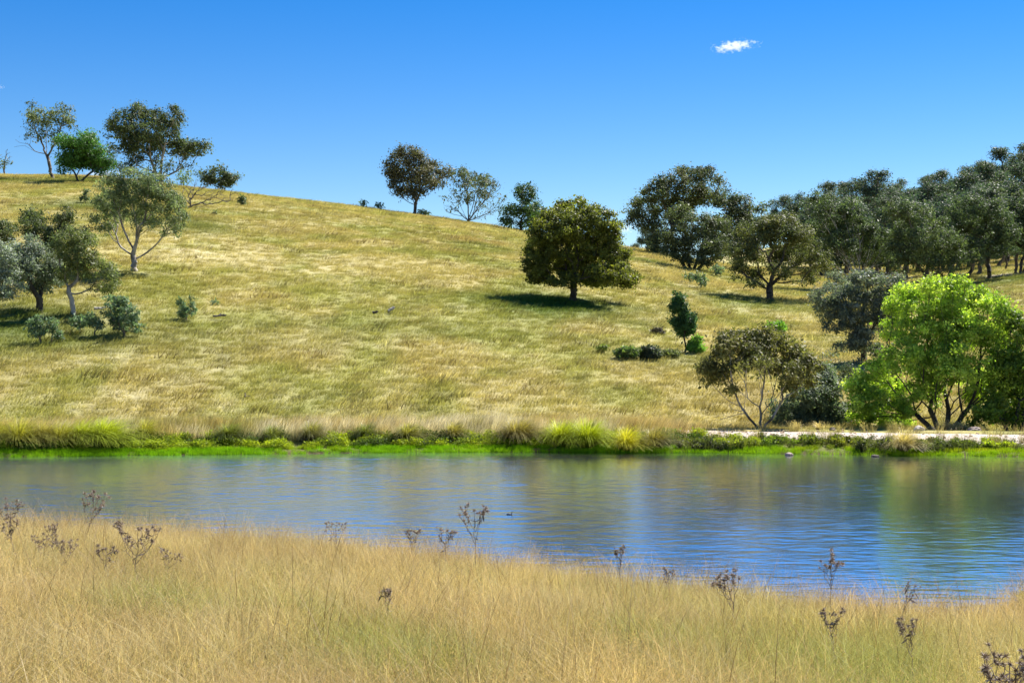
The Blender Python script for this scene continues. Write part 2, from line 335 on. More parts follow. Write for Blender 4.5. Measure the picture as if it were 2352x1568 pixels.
def proto(name, parts, m_):
    v, f, c = merge(*parts); me = nmesh(name, v, f, np.clip(c, 0, 1.2)); me.materials.append(m_); return bpy.data.objects.new(name, me)
def scatter(name, P, scl, rotz, tint, protos, label, cat, tilt=None):
    n = len(P); me = bpy.data.meshes.new(name); me.vertices.add(n); me.vertices.foreach_set('co', np.asarray(P, np.float32).ravel())
    rot = np.zeros((n, 3), np.float32); rot[:, 2] = rotz
    if tilt is not None: rot[:, 0] = tilt[:, 0]; rot[:, 1] = tilt[:, 1]
    def at_(nm, ty, key, arr): a_ = me.attributes.new(nm, ty, 'POINT'); a_.data.foreach_set(key, np.asarray(arr).ravel())
    at_('rot', 'FLOAT_VECTOR', 'vector', rot); at_('scl', 'FLOAT', 'value', np.asarray(scl, np.float32))
    at_('idx', 'INT', 'value', np.random.default_rng(n).integers(0, len(protos), n).astype(np.int32))
    tt = np.ones((n, 4), np.float32); tt[:, :3] = tint; at_('tint', 'FLOAT_COLOR', 'color', tt)
    o = link(name, me, None); tag(o, label, cat, kind='stuff')
    ng = bpy.data.node_groups.new(name+'_spread', 'GeometryNodeTree')
    ng.interface.new_socket('Geometry', in_out='INPUT', socket_type='NodeSocketGeometry'); ng.interface.new_socket('Geometry', in_out='OUTPUT', socket_type='NodeSocketGeometry')
    gi = ng.nodes.new('NodeGroupInput'); go = ng.nodes.new('NodeGroupOutput'); jn = ng.nodes.new('GeometryNodeJoinGeometry')
    for p_ in protos:
        oi = ng.nodes.new('GeometryNodeObjectInfo'); oi.inputs[0].default_value = p_; oi.inputs['As Instance'].default_value = True
        ng.links.new(oi.outputs['Geometry'], jn.inputs[0])
    ip = ng.nodes.new('GeometryNodeInstanceOnPoints'); ip.inputs['Pick Instance'].default_value = True
    def na(nm, ty):
        q = ng.nodes.new('GeometryNodeInputNamedAttribute'); q.data_type = ty; q.inputs['Name'].default_value = nm; return q.outputs['Attribute']
    er = ng.nodes.new('FunctionNodeEulerToRotation')
    ng.links.new(gi.outputs[0], ip.inputs['Points']); ng.links.new(jn.outputs[0], ip.inputs['Instance']); ng.links.new(na('idx', 'INT'), ip.inputs['Instance Index'])
    ng.links.new(na('rot', 'FLOAT_VECTOR'), er.inputs[0]); ng.links.new(er.outputs[0], ip.inputs['Rotation']); ng.links.new(na('scl', 'FLOAT'), ip.inputs['Scale'])
    ng.links.new(ip.outputs[0], go.inputs[0])
    md = o.modifiers.new('spread', 'NODES'); md.node_group = ng
    return o
def put(X, Y, rng): return np.stack([X, Y, H(X, Y)], 1)
rg = np.random.default_rng(11)
# hill grass: wind-bent pasture tufts
hp = [proto('hill_tuft_%d' % i, [blades(30, .42, .27, .017+.006*(i % 3), .7, np.random.default_rng(100+i), base=(.7, .75, .6), tip=(1.1, 1.08, 1.05), var=.45, wind=(.55, .0))], M_grass) for i in range(6)]
Xs, Ys_ = [], []
for y0, y1, den in ((69, 90, 9.), (90, 120, 6.5), (120, 165, 4.), (165, 215, 2.6), (215, 285, 1.8)):
    hw0 = .43*y1; n = int(den*(y1-y0)*2*hw0); x = (rg.random(n)*2-1)*hw0; y = y0+(y1-y0)*rg.random(n)
    k = np.abs(x) < .43*y; Xs.append(x[k]); Ys_.append(y[k])
X = np.concatenate(Xs); Y = np.concatenate(Ys_)
k = ~((X > 2) & (Y < 71.2)) & (Y-far_shore(X) > 5) & ~((np.abs(Y-H(X, Y)*0-(178-(X-62)*.25)) < 3) & (X > 66)); X, Y = X[k], Y[k]
sc_ = (.6+.75*rg.random(len(X)))*(.75+.8*fbm(X/3., Y/4., 3, 41))*np.interp(Y, [70, 250], [.85, 1.25])
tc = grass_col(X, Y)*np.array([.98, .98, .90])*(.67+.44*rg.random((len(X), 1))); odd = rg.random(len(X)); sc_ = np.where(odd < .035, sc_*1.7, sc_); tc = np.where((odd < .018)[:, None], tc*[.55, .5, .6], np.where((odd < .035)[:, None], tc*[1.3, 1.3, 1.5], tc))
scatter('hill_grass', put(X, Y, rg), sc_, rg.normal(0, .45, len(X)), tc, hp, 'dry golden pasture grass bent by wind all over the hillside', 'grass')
# foreground grass
fp = []
for i in range(7):
    r_ = np.random.default_rng(200+i)
    fp.append(proto('meadow_tuft_%d' % i, [blades(40, .26, .42, .0058, .9, r_, base=(.38, .50, .22), tip=(1.12, 1.05, .80), var=.7, wind=(-.12 if i % 3 else .25, 0), segs=4),  # green roots, darkened to paint shade into the gaps between blades
                                         blades(15, .28, .56, .0066, 1.15, r_, bend=.8, base=(.9, .85, .55), tip=(1.55, 1.42, 1.15), var=.5, wind=((-.35, .3, -.1, .45, -.5, .15, 0)[i], 0), segs=5), seedheads(10, .25, .66, r_, col=(1.05, .90, .72), wind=-.1 if i % 2 else .12)], M_grass))
Xs, Ys_ = [], []
for y0, y1, den in ((5.5, 11, 34.), (11, 16, 24.), (16, 24, 17.), (24, 38, 13.)):
    hw0 = .46*y1+1; n = int(den*(y1-y0)*2*hw0); x = (rg.random(n)*2-1)*hw0; y = y0+(y1-y0)*rg.random(n)
    k = np.abs(x) < .46*y+1; Xs.append(x[k]); Ys_.append(y[k])
X = np.concatenate(Xs); Y = np.concatenate(Ys_); k = near_shore(X)-Y > .25; X, Y = X[k], Y[k]
gn = fbm(X/2.2, Y/3.5, 4, 61); gold = np.array([.51, .445, .28]); grn = np.array([.33, .36, .13]); redd = np.array([.46, .36, .225])
tc = mixc(np.repeat(gold[None], len(X), 0), grn, .9*sst(.42, .66, gn)*(1-sst(13, 24, Y)*.75)); tc = mixc(tc, redd, .6*sst(.48, .7, fbm(X/1.7, Y/2.6, 4, 63)))
tc = mixc(tc, np.array([.66, .55, .32]), .7*sst(.55, .75, fbm(X/1.1, Y/1.9, 4, 66)))
shr = near_shore(X)-Y; tc = mixc(tc, np.array([.40, .31, .21]), .6*(1-sst(.5, 3, shr)))
tc *= (.8+.4*rg.random((len(X), 1)))
scatter('meadow_grass', put(X, Y, rg), .72+.5*rg.random(len(X))+.2*(1-sst(0, 2.5, shr)), rg.normal(0, .6, len(X)), tc, fp, 'tall dry golden meadow grass with wispy seed heads on the near bank', 'grass')
# dark and pale single stalks standing out of the meadow
sp = [proto('stalk_%d' % i, [blades(5, .35, .95, .0085, .6, np.random.default_rng(300+i), base=(.5, .5, .3), tip=(.55, .45, .38) if i % 3 == 1 else (1.9, 1.8, 1.6), var=.3, wind=((-.5, .1, -.3, .45, -.15, .2)[i], 0), bend=.8, segs=6)], M_grass) for i in range(6)]
n = 2600; y = 8+29*np.sqrt(rg.random(n)); x = (rg.random(n)*2-1)*.45*y; k = near_shore(x)-y > .1; x, y = x[k], y[k]
n2 = 420; x2 = -20+30*rg.random(n2); y2 = near_shore(x2)-.2-.9*rg.random(n2); x = np.concatenate([x, x2]); y = np.concatenate([y, y2])
scatter('grass_stalks', put(x, y, rg), .65+.5*rg.random(len(x)), rg.random(len(x))*6.28, np.repeat(np.array([[.36, .27, .16]]), len(x), 0)*(.7+.7*rg.random((len(x), 1))), sp, 'thin dark and bleached grass stalks rising above the near meadow', 'grass')
# far shore: turf fringe
tp = [proto('turf_%d' % i, [blades(40, .16, .20, .011, .35, np.random.default_rng(400+i), base=(.6, .7, .6), tip=(1.1, 1.1, 1), var=.25, wind=(.1, 0), segs=2)], M_grass) for i in range(4)]
n = 6500; x = -34+68*rg.random(n); s = -.12+1.1*rg.random(n)**1.2; y = far_shore(x)+s
wx = (1-.55*sst(8, 14, x))*(.25+sst(.3, .5, fbm(x*.6, y, 3, 72)))*(s < .7+1.2*fbm(x*.5, x*0, 3, 73)); k = rg.random(n) < wx; x, y, s = x[k], y[k], s[k]
tg = mixc(np.repeat(np.array([[.23, .45, .008]]), len(x), 0), np.array([.42, .46, .02]), .75*sst(.42, .7, fbm(x/1.5, y*2, 3, 71))*np.clip(s+.2, 0, 1)+.25*sst(6, 14, x))
scatter('shore_turf', np.stack([x, y, np.maximum(H(x, y), 0)], 1), .65+.6*rg.random(len(x)), rg.random(len(x))*6.28, tg*(.75+.5*rg.random((len(x), 1))), tp, 'short vivid green grass fringe along the far water line', 'grass')
# leafy weeds
def leafball(n, rx, rz, size, rng, base, var=.35, zc=None, hang=0., aspect=.55):
    d = rng.normal(0, 1, (n, 3)); d /= np.linalg.norm(d, axis=1, keepdims=True); r_ = rng.random(n)**.45
    P = d*r_[:, None]*np.array([rx, rx, rz]); P[:, 2] += rz*.85 if zc is None else zc
    P[:, 2] = np.abs(P[:, 2]); return leaves(P, size, rng, base, var, hang, aspect)
def leaves(P, size, rng, base, var=.35, hang=0., aspect=.55, outd=None):
    n = len(P); dn = rng.normal(0, 1, (n, 3))
    if outd is not None: dn = dn+outd
    dn /= np.linalg.norm(dn, axis=1, keepdims=True)
    a = rng.normal(0, 1, (n, 3)); a[:, 2] -= hang; a -= dn*(a*dn).sum(1, keepdims=True); a /= np.linalg.norm(a, axis=1, keepdims=True); b = np.cross(dn, a)
    s = (size*np.clip(np.exp(rng.normal(-.08, .42, n)), .35, 2.4))[:, None]
    q = np.stack([P, P+a*s*.45+b*s*aspect*.5, P+a*s, P+a*s*.5-b*s*aspect*.5], 1).reshape(-1, 3)
    f = np.arange(4*n).reshape(-1, 4)
    c = np.array(base)[None]*(1+var*(rng.random((n, 1))*2-1)) if np.ndim(base) == 1 else base*(1+var*(rng.random((n, 1))*2-1))
    return q, f, np.repeat(c, 4, 0)
wp = [proto('weed_%d' % i, [leafball(230, .38, .24, .085, np.random.default_rng(500+i), (1, 1, 1), .4), blades(14, .3, .5, .012, .4, np.random.default_rng(520+i), segs=2, wind=(.1, 0))], M_grass) for i in range(4)]
n = 1500; x = -34+68*rg.random(n); s = .75+2.3*rg.random(n); y = far_shore(x)+s
nn = fbm(x/1.8, y/1.2, 4, 81); k = ((nn > .36) | (x > -4)) & ((x < 9) | (s < 2.0+.9*fbm(x, x*0, 3, 86))); x, y, s, nn = x[k], y[k], s[k], nn[k]
tg = mixc(np.repeat(np.array([[.30, .38, .02]]), len(x), 0), np.array([.07, .12, .015]), sst(.38, .56, fbm(x/1.3, y/1., 4, 83)))
tg = mixc(tg, np.array([.13, .13, .05]), .6*sst(8, 14, x)*sst(.4, .6, fbm(x, y, 3, 84)))
scatter('bank_weeds', put(x, y, rg), (.5+.55*rg.random(len(x)))*(1-.5*sst(8, 14, x)), rg.random(len(x))*6.28, tg*(.8+.4*rg.random((len(x), 1))), wp, 'low leafy yellow green weeds covering the far bank behind the turf fringe', 'weeds')
# tall dry grasses
dp = [proto('reed_%d' % i, [blades(30, .32, .85, .020, .42, np.random.default_rng(600+i), base=(.45, .46, .34), tip=(1.25, 1.2, 1.1), var=.6, wind=(.32, 0), segs=4)], M_grass) for i in range(5)]
n = 3000; x = -36+72*rg.random(n); s = 2.5+3.6*rg.random(n); y = far_shore(x)+s; k = (x < 7.5+1.5*rg.random(n)); x, y, s = x[k], y[k], s[k]
tg = mixc(np.repeat(np.array([[.60, .48, .22]]), len(x), 0), np.array([.74, .68, .52]), sst(.4, .62, fbm(x/2.2, y/1.5, 4, 91)))
tg = mixc(tg, np.array([.32, .29, .07]), .8*sst(.5, .68, fbm(x/2.6, y/1.5, 4, 93)))
scatter('dry_reeds', put(x, y, rg), (.62+.5*rg.random(len(x)))*(.85+.3*fbm(x/2, y, 3, 95)), rg.normal(0, .5, len(x)), tg*(.75+.5*rg.random((len(x), 1))), dp, 'tall bleached dry grasses in a belt along the far bank', 'reeds')
# loose stones and stray grass on the dam track
def pebble(seed):
    rng = np.random.default_rng(seed); n = 7; th = np.arange(n)/n*6.283; v = [[0, 0, .05]]; 
    for z, rr_ in ((.03, .05), (-.01, .06)): v += [[rr_*math.cos(a_)*rng.uniform(.7, 1.2), rr_*math.sin(a_)*rng.uniform(.7, 1.2), z] for a_ in th]
    f = [[1+i, 1+(i+1) % n, 1+n+(i+1) % n, 1+n+i] for i in range(n)]+[[0, 1+(2*i) % n, 1+(2*i+1) % n, 1+(2*i+2) % n] for i in range(n//2)]
    return np.array(v), np.array(f), np.ones((len(v), 3))
pb = [proto('pebble_%d' % i, [pebble(700+i)], M_grass) for i in range(3)]
n = 450; x = 3+26*rg.random(n); cyy = cub([3, 8, 14, 20, 26, 34], [67.3, 67.0, 66.3, 65.0, 63.6, 61.0], x); y = cyy+rg.normal(0, 1.4, n)
scatter('track_stones', np.stack([x, y, H(x, y)+.03], 1), .5+1.1*rg.random(n)**3, rg.random(n)*6.28, np.array([[.46, .38, .31]])*(.6+.7*rg.random((n, 1))), pb, 'loose small stones strewn over the pale dirt track', 'stones')
n = 420; x = 3+26*rg.random(n); cyy = cub([3, 8, 14, 20, 26, 34], [67.3, 67.0, 66.3, 65.0, 63.6, 61.0], x); sd_ = np.where(rg.random(n) < .5, 1, -1); y = cyy+sd_*(1.5+.9*rg.random(n)) ; k = fbm(x/1.5, y*2, 3, 99) > .45; x, y = x[k], y[k]
scatter('track_edge_grass', put(x, y, rg), .35+.5*rg.random(len(x)), rg.random(len(x))*6.28, np.array([[.50, .44, .20]])*(.6+.6*rg.random((len(x), 1))), dp[:3]+hp[:2], 'short dry grass creeping over the edges of the dirt track', 'grass')

# ---------------------------------------------------------------- trees
def skeleton(root, trunk_top, pts, rng, path_w=.45, step=.7, r_tip=.012, r_base=None, expo=2.3):
    """grow limbs from a trunk to all points; returns segments and radii"""
    nodes = [np.array(root, float)]; par = [-1]; plen = [0.]
    nseg = max(2, int(np.linalg.norm(np.array(trunk_top)-root)/step)+1)
    for k in range(1, nseg+1):
        s = k/nseg; p_ = np.array(root)*(1-s)+np.array(trunk_top)*s+rng.normal(0, .03*np.linalg.norm(np.array(trunk_top)-root), 3)*[1, 1, .2]*(s < 1)
        nodes.append(p_); par.append(len(nodes)-2); plen.append(plen[-1]+np.linalg.norm(p_-nodes[-2]))
    first = max(1, len(nodes)-2)
    order = np.argsort(np.linalg.norm(pts-np.array(trunk_top), axis=1)+rng.random(len(pts))*.3)
    tips = []; cap = 4096; NA = np.zeros((cap*4, 3)); PL = np.full(cap*4, 1e9); cnt = len(nodes)
    NA[:cnt] = nodes; PL[:cnt] = plen; PL[:first] = 1e6
    par_a = list(par)
    for oi in order:
        p_ = pts[oi]; d = np.linalg.norm(NA[:cnt]-p_, axis=1); dz = NA[:cnt, 2]-p_[2]
        cost = d+path_w*PL[:cnt]+np.maximum(dz, 0)*.5; j = int(np.argmin(cost)); a_ = NA[j].copy(); L_ = d[j]; ns = max(1, int(L_/step)+1)
        bow = rng.normal(0, .09*L_, 3); bow[2] = -abs(bow[2])*.9 if p_[2] > a_[2] else abs(bow[2]); prev = j; pl = PL[j]; lastp = a_
        for k in range(1, ns+1):
            s = k/ns; q = a_*(1-s)+p_*s+bow*4*s*(1-s)*.6+(rng.normal(0, .05*step, 3) if k < ns else 0)
            if cnt >= len(NA): break
            NA[cnt] = q; pl += np.linalg.norm(q-lastp); PL[cnt] = pl; par_a.append(prev); prev = cnt; cnt += 1; lastp = q
        tips.append(prev)
    NA = NA[:cnt]; par_a = np.array(par_a[:cnt]); area = np.zeros(cnt)
    child = np.zeros(cnt, bool); child[par_a[par_a >= 0]] = True; area[~child] = r_tip**expo
    for i in range(cnt-1, 0, -1): area[par_a[i]] += area[i]*1.0+ (r_tip**expo)*.02
    rad = area**(1/expo)
    if r_base: 
        sc2 = r_base/rad[1]; ff = (rad-r_tip)/(rad[1]-r_tip+1e-9); rad = rad*(1+(sc2-1)*np.clip(ff, 0, 1)**.6)
    rad[0] = rad[1]*1.35
    return NA, par_a, rad, tips
def tree(name, base, blobs, label, cat='tree', group=None, Y=None, col=(.06, .075, .03), col2=None, bark=M_bark, leafm=M_leaf, dens=1., fork=.28, lean=0., r_base=None, leaf=None, hang=.6, per=None, path_w=.45, crown='crown', seed=0, gap=1., stems=1, aspect=.5, clump=1., shape=1.):
    rng = np.random.default_rng(abs(int(base[0]*3+base[1]*7+seed)))
    X0, Y0 = at(*base) if Y is None else atY(base[0], Y)
    Z0 = float(H(X0, Y0))-.08; u = Y0/F/K**0*K       # metres per 2352-pixel
    bl = np.array([b[:4] for b in blobs], float); lf = [b[4] if len(b) > 4 else 1. for b in blobs]
    cx = (bl[:, 0]-bl[:, 2]).min(); cx2 = (bl[:, 0]+bl[:, 2]).max(); mid = (cx+cx2)/2; hwid = (cx2-cx)/2
    pts, leafw = [], []
    lsz = leaf or max(.13, Y0*.00125)
    spacing = max(.34, Y0*.0036)*clump
    for (bx, by, rx, ry), q in zip(bl, lf):
        q_ = abs(q)
        X_ = (bx-mid)/hwid; doff = rng.uniform(-.55, .55)*hwid*math.sqrt(max(.05, 1-X_*X_))*u*gap
        a_ = rx*u; c_ = ry*u; b_ = (a_+c_)/2
        n = int(min(300, max(6, 1.35*dens*(a_*b_*c_)**(2/3.)*math.pi/(spacing**2)*(1.6 if q <= 0 else 1)*min(1, .35+q_*.65))))
        d = rng.normal(0, 1, (n, 3)); d /= np.linalg.norm(d, axis=1, keepdims=True); r_ = (.35+.65*rng.random(n)**.6)*(1+.38*rng.random(n)**4)
        lump = .8+.4*fbm(d[:, 0]*2.2+bx, d[:, 2]*2.2+by, 2)
        P = d*(r_*lump)[:, None]*np.array([a_, b_, c_])
        yy = Y0+doff; row = by*K
        cxw = (bx*K-512)/F*yy; czw = CAMZ+(HY-row)/F*yy
        P += np.array([cxw, yy, czw]); pts.append(P); leafw.append(np.full(n, q))
    P = np.concatenate(pts); leafw = np.concatenate(leafw)
    gz = H(P[:, 0], P[:, 1]); P[:, 2] = np.maximum(P[:, 2], gz+.12)
    root = np.array([X0, Y0, Z0]); ct = P.mean(0); ht = P[:, 2].max()-Z0
    if isinstance(fork, (tuple, list)): fx, fy = fork; tt = np.array([(fx*K-512)/F*Y0, Y0, CAMZ+(HY-fy*K)/F*Y0])
    else: tt = root+np.array([(ct[0]-X0)*fork*.6+lean, 0, ht*fork])
    e = empty(name, (X0, Y0, Z0), label, cat, group)
    rb = r_base or .028*ht
    Vt, Ft, tp_ = [], [], []; o_ = 0
    groups = [np.arange(len(P))] if stems == 1 else None
    if stems > 1:
        axs = np.argsort(P[:, 0]+rng.normal(0, .6, len(P))); groups = np.array_split(axs, stems)
    for gi_, g_ in enumerate(groups):
        rt = root+np.array([(gi_-(stems-1)/2)*rb*1.5, rng.normal(0, rb), 0]) if stems > 1 else root
        t2 = tt if stems == 1 else rt*(1-.5)+.5*np.array([P[g_][:, 0].mean(), Y0, rt[2]+ht*(fork if not isinstance(fork, (tuple, list)) else .3)*1.4])
        NA, pa, rad, tips = skeleton(rt, t2, P[g_], rng, path_w, max(.45, ht*.055), r_tip=max(.008, Y0*.00009), r_base=rb*(1 if stems == 1 else .7))
        k = pa >= 0; k[0] = False; A = NA[pa[k]]; B = NA[k]; ra = rad[pa[k]]; rbb = rad[k]; ra = np.minimum(ra, np.maximum(rbb*1.25, rbb+.004)) if len(ra) > 3 else ra
        ra = np.where(pa[k] == 0, rad[0], ra)
        v, f = tubes(A-root, B-root, ra, rbb, 6); Vt.append(v); Ft.append(f+o_); o_ += len(v)
    link('trunk', nmesh('trunk', np.concatenate(Vt), np.concatenate(Ft), smooth=True), bark, e)
    k = leafw > 0; Q = P[k]; W = leafw[k]
    if len(Q):
        nl = np.maximum(3, (per or 46)*2.6*W*(.6+.8*rng.random(len(Q)))*dens).astype(int)
        idx = np.repeat(np.arange(len(Q)), nl); tot = len(idx)
        rad_c = spacing*1.05*(.7+.6*rng.random(len(Q)))
        off = rng.normal(0, 1, (tot, 3))*np.array([.55, .55, .38])*rad_c[idx][:, None]
        LP = Q[idx]+off
        cA = np.array(col); cB = np.array(col2 if col2 is not None else cA*np.array([1.5, 1.35, 1.05]))
        cm = rng.random(len(Q))**1.5; br = .7+.6*rng.random(len(Q))
        cc = (cA[None]*(1-cm[:, None])+cB[None]*cm[:, None])*br[:, None]
        o1 = off/(np.linalg.norm(off, axis=1, keepdims=True)+1e-6); o2 = LP-ct; o2 /= (np.linalg.norm(o2, axis=1, keepdims=True)+1e-6)
        v, f, c = leaves(LP-root, lsz, rng, cc[idx], .3, hang, aspect, (o1*.9+o2*.7+np.array([0, 0, .5]))*shape)
        link(crown, nmesh(crown, v, f, c), leafm, e)
    return e
gum = (.052, .062, .024); gumw = (.075, .085, .035); dark = (.035, .052, .014); olive = (.095, .10, .025); grey = (.085, .11, .05)
T = tree
T('gum_tree', (121, 410), [(78, 268, 34, 22), (100, 262, 24, 18, .7), (140, 258, 28, 18), (150, 285, 20, 22, .8), (108, 300, 34, 26, .5), (72, 300, 20, 22, .4), (135, 320, 26, 20, .35), (50, 315, 20, 26, 0), (60, 340, 24, 20, 0), (90, 340, 24, 16, 0)],
  'tall thin gum with leafy top and bare left branches leaning on the ridge', bark=M_mid, col=gumw, fork=(112, 372), r_base=.26, dens=.8)
T('broadleaf_tree', (182, 418), [(190, 328, 34, 24), (160, 345, 26, 32), (150, 375, 20, 18), (212, 352, 32, 30), (237, 375, 26, 20), (195, 370, 38, 18), (140, 322, 10, 12, .8), (205, 320, 20, 16)],
  'bushy dark green tree with forked trunk beside the leaning gum on the ridge', col=(.04, .085, .015), col2=(.07, .14, .02), stems=2, fork=.18, dens=1.15, hang=.2, r_base=.22)
T('gum_tree', (372, 428), [(318, 262, 34, 22), (352, 270, 34, 24), (405, 262, 20, 18), (400, 290, 24, 20), (285, 285, 34, 26), (268, 300, 20, 26, .8), (335, 305, 40, 30), (378, 318, 32, 28), (300, 335, 30, 26, .9), (255, 340, 13, 28, .6), (335, 350, 36, 22, .8), (425, 330, 26, 22), (450, 342, 24, 14), (475, 335, 18, 13), (405, 355, 26, 18, .6), (310, 372, 20, 16, .7), (370, 375, 26, 20, .5), (420, 380, 24, 12, .3), (275, 382, 12, 12, .6), (352, 400, 30, 14, .35)],
  'big spreading gum with pale limbs and ragged crown highest on the left ridge', Y=240, bark=M_pale, col=gum, fork=.16, r_base=.42, dens=1.0, path_w=.6)
T('gum_tree', (500, 436), [(497, 400, 28, 14), (470, 402, 12, 10, .8), (530, 412, 20, 13), (505, 418, 32, 9, .9), (545, 412, 10, 10, 0)],
  'low round gum peeping over the ridge right of the biggest gum', Y=262, col=gum, fork=.2, dens=1.2)
T('gum_tree', (10, 400), [(14, 345, 10, 10, 0), (22, 360, 10, 12, 0), (2, 350, 14, 14, 0), (8, 375, 12, 10, .25)], 'small bare dead gum at the far left end of the ridge', Y=258, bark=M_mid, fork=.3, r_base=.16, path_w=.6)
T('sapling', (590*K/K, 0) if False else (595, 424) if False else (415, 418), [(415, 395, 20, 20, .3), (420, 408, 16, 12, .35)], 'thin pale sapling behind the ridge right of the biggest gum', Y=268, col=grey, bark=M_mid, fork=.3)
T('fallen_tree', (428, 478), [(430, 440, 18, 26, 0), (455, 430, 18, 20, 0), (480, 462, 22, 10, 0), (505, 450, 22, 14, 0), (525, 462, 14, 8, 0), (535, 440, 12, 10, 0), (480, 435, 14, 18, 0), (470, 475, 16, 4, 0)],
  'dead leafless tree with bare grey branches sprawled right of the pale gum', bark=M_mid, fork=(445, 470), r_base=.14, path_w=.35, dens=4.5, clump=.8)
T('gum_tree', (309, 622), [(300, 410, 34, 22), (262, 425, 30, 26), (345, 415, 30, 24), (380, 440, 34, 26), (300, 440, 44, 24), (405, 470, 26, 28), (345, 460, 40, 24), (245, 460, 28, 28, 1), (250, 498, 26, 24, .9), (298, 480, 36, 24), (360, 495, 40, 20, .8), (215, 500, 18, 14, .9), (405, 505, 22, 18, .8), (325, 515, 34, 14, .4), (238, 525, 20, 10, .5), (385, 530, 24, 9, .5), (400, 520, 18, 10, .5), (265, 470, 16, 40, .7)],
  'pale limbed gum with wide fine crown standing alone on the left slope', bark=M_pale, col=(.10, .115, .045), col2=(.17, .18, .08), fork=(305, 585), r_base=.24, path_w=.75, dens=.95)
T('gum_tree', (92, 717), [(60, 570, 44, 26), (95, 600, 46, 32), (50, 610, 44, 32), (120, 640, 30, 22), (70, 645, 46, 22), (30, 590, 36, 28), (90, 665, 30, 12, .6), (130, 610, 20, 22, .8)],
  'wide grey green gum with dark straight trunk, second trunk from the left edge', bark=M_bark, col=(.115, .125, .075), col2=(.19, .195, .13), fork=.2, r_base=.24, dens=.95)
T('gum_tree', (167, 722), [(165, 545, 36, 22), (190, 555, 30, 24), (150, 570, 28, 24), (185, 590, 36, 26), (165, 620, 32, 22, .9), (205, 620, 24, 22, .8), (245, 605, 20, 20, 1), (250, 635, 22, 26, 1.1), (255, 660, 18, 16, 1.), (222, 590, 20, 18, .8), (215, 655, 18, 10, .4)],
  'crooked white and black trunked gum with hanging olive foliage on its right', bark=M_pale, col=(.10, .11, .035), col2=(.16, .155, .045), fork=(158, 660), r_base=.17, dens=.9, hang=1.4)
T('gum_tree', (118, 612), [(80, 498, 34, 22), (60, 520, 26, 20), (150, 492, 22, 20), (145, 520, 26, 20), (95, 535, 34, 22), (130, 550, 36, 22), (185, 535, 22, 16, .7), (160, 565, 26, 16, .7)],
  'dark bushy gum behind the two left trunks with two rounded tops', col=gum, bark=M_bark, fork=.3, r_base=.22)
T('gum_tree', (-30, 640), [(8, 520, 22, 20), (22, 540, 18, 14), (-25, 530, 36, 30), (-10, 570, 36, 24)], 'dark gum cut by the left edge behind the wide grey gum', col=gum, bark=M_bark, fork=.3, r_base=.22)
T('gum_tree', (-45, 735), [(-5, 600, 40, 40), (20, 640, 30, 26), (-40, 630, 50, 60), (5, 672, 30, 14, .8), (30, 665, 26, 14, .6), (-30, 570, 40, 30)], 'grey green gum with sloping limb entering from the left edge', bark=M_pale, col=(.115, .125, .075), col2=(.19, .195, .13), fork=.2, r_base=.26, dens=.95)
for (b, bl, lab, cl) in [
    ((93, 792), [(80, 745, 16, 14, .9), (88, 762, 20, 14, .9), (92, 732, 12, 10, .7)], 'slender young gum sapling, leftmost in front of the left gums', grey),
    ((118, 788), [(122, 745, 14, 14, .9), (126, 762, 16, 14, .8), (136, 772, 8, 8, .7)], 'slender young gum sapling just right of the leftmost sapling', grey),
    ((184, 768), [(180, 738, 18, 14, .9), (196, 732, 12, 12, .8)], 'small young gum sapling between the two sapling clusters', grey),
    ((217, 774), [(214, 735, 18, 14, .9), (226, 745, 14, 12, .8), (205, 722, 10, 9, .7)], 'young gum sapling with thin crooked stem beside the large sapling', grey),
    ((285, 772), [(262, 692, 18, 16, .9), (280, 700, 20, 20, .95), (298, 722, 20, 24, .95), (278, 742, 22, 22, .95), (310, 742, 14, 24, .8), (262, 728, 16, 18, .8), (250, 712, 14, 16, .7)], 'bushy blue green young gum, largest of the saplings on the left slope', grey),
    ((428, 735), [(416, 692, 9, 9, .9), (420, 708, 13, 12, .9), (440, 690, 6, 10, .9), (440, 712, 10, 14, .8), (418, 726, 11, 7, 1)], 'small grey green bush standing alone right of the left tree group', grey),
    ((490, 700), [(490, 695, 9, 5, .9)], 'tiny leafy seedling in the grass right of the lone small bush', grey),
    ((557, 472), [(557, 454, 6, 6, 1), (556, 464, 8, 7, 1)], 'tiny dark bush on the upper slope right of the fallen tree', gum),
    ((493, 494), [(493, 488, 5, 7, .8)], 'very small sprig of shrub below the fallen tree', gum),
    ((196, 466), [(195, 440, 8, 8, 1), (196, 453, 9, 10, 1)], 'small dark bush below the ridge left of the pale gum', gum),
    ((835, 474), [(834, 466, 5, 6, .8)], 'wispy shrub on the skyline, left one of the pair', grey),
    ((873, 479), [(873, 472, 6, 5, .9)], 'wispy shrub on the skyline, right one of the pair', grey),
    ((968, 493), [(966, 485, 8, 7, 1), (980, 489, 8, 4, 1)], 'low shrub at the foot of the dark skyline gum', grey),
    ((1588, 650), [(1580, 630, 10, 9, .9), (1590, 638, 8, 8, .8)], 'small grey green shrub in the grass, left of the pair below the big gums', grey),
    ((1610, 662), [(1608, 634, 12, 10, .9), (1612, 646, 12, 10, .9), (1600, 640, 8, 8, .8)], 'small grey green shrub in the grass, right of the pair below the big gums', grey),
    ((1655, 634), [(1652, 620, 14, 9, .9), (1640, 615, 10, 8, .7)], 'low shrub at the foot of the multi trunk gum, right side', grey)]:
    T('young_gum' if 'gum' in lab.split(',')[0] and 'foot' not in lab else 'shrub', b, bl, lab, cat='sapling' if 'sapling' in lab or 'young' in lab else 'shrub', col=cl, col2=tuple(c*1.7 for c in cl), bark=M_mid, fork=.25, r_base=None, dens=.8, crown='foliage', hang=.2, per=17, leaf=None, clump=.5)
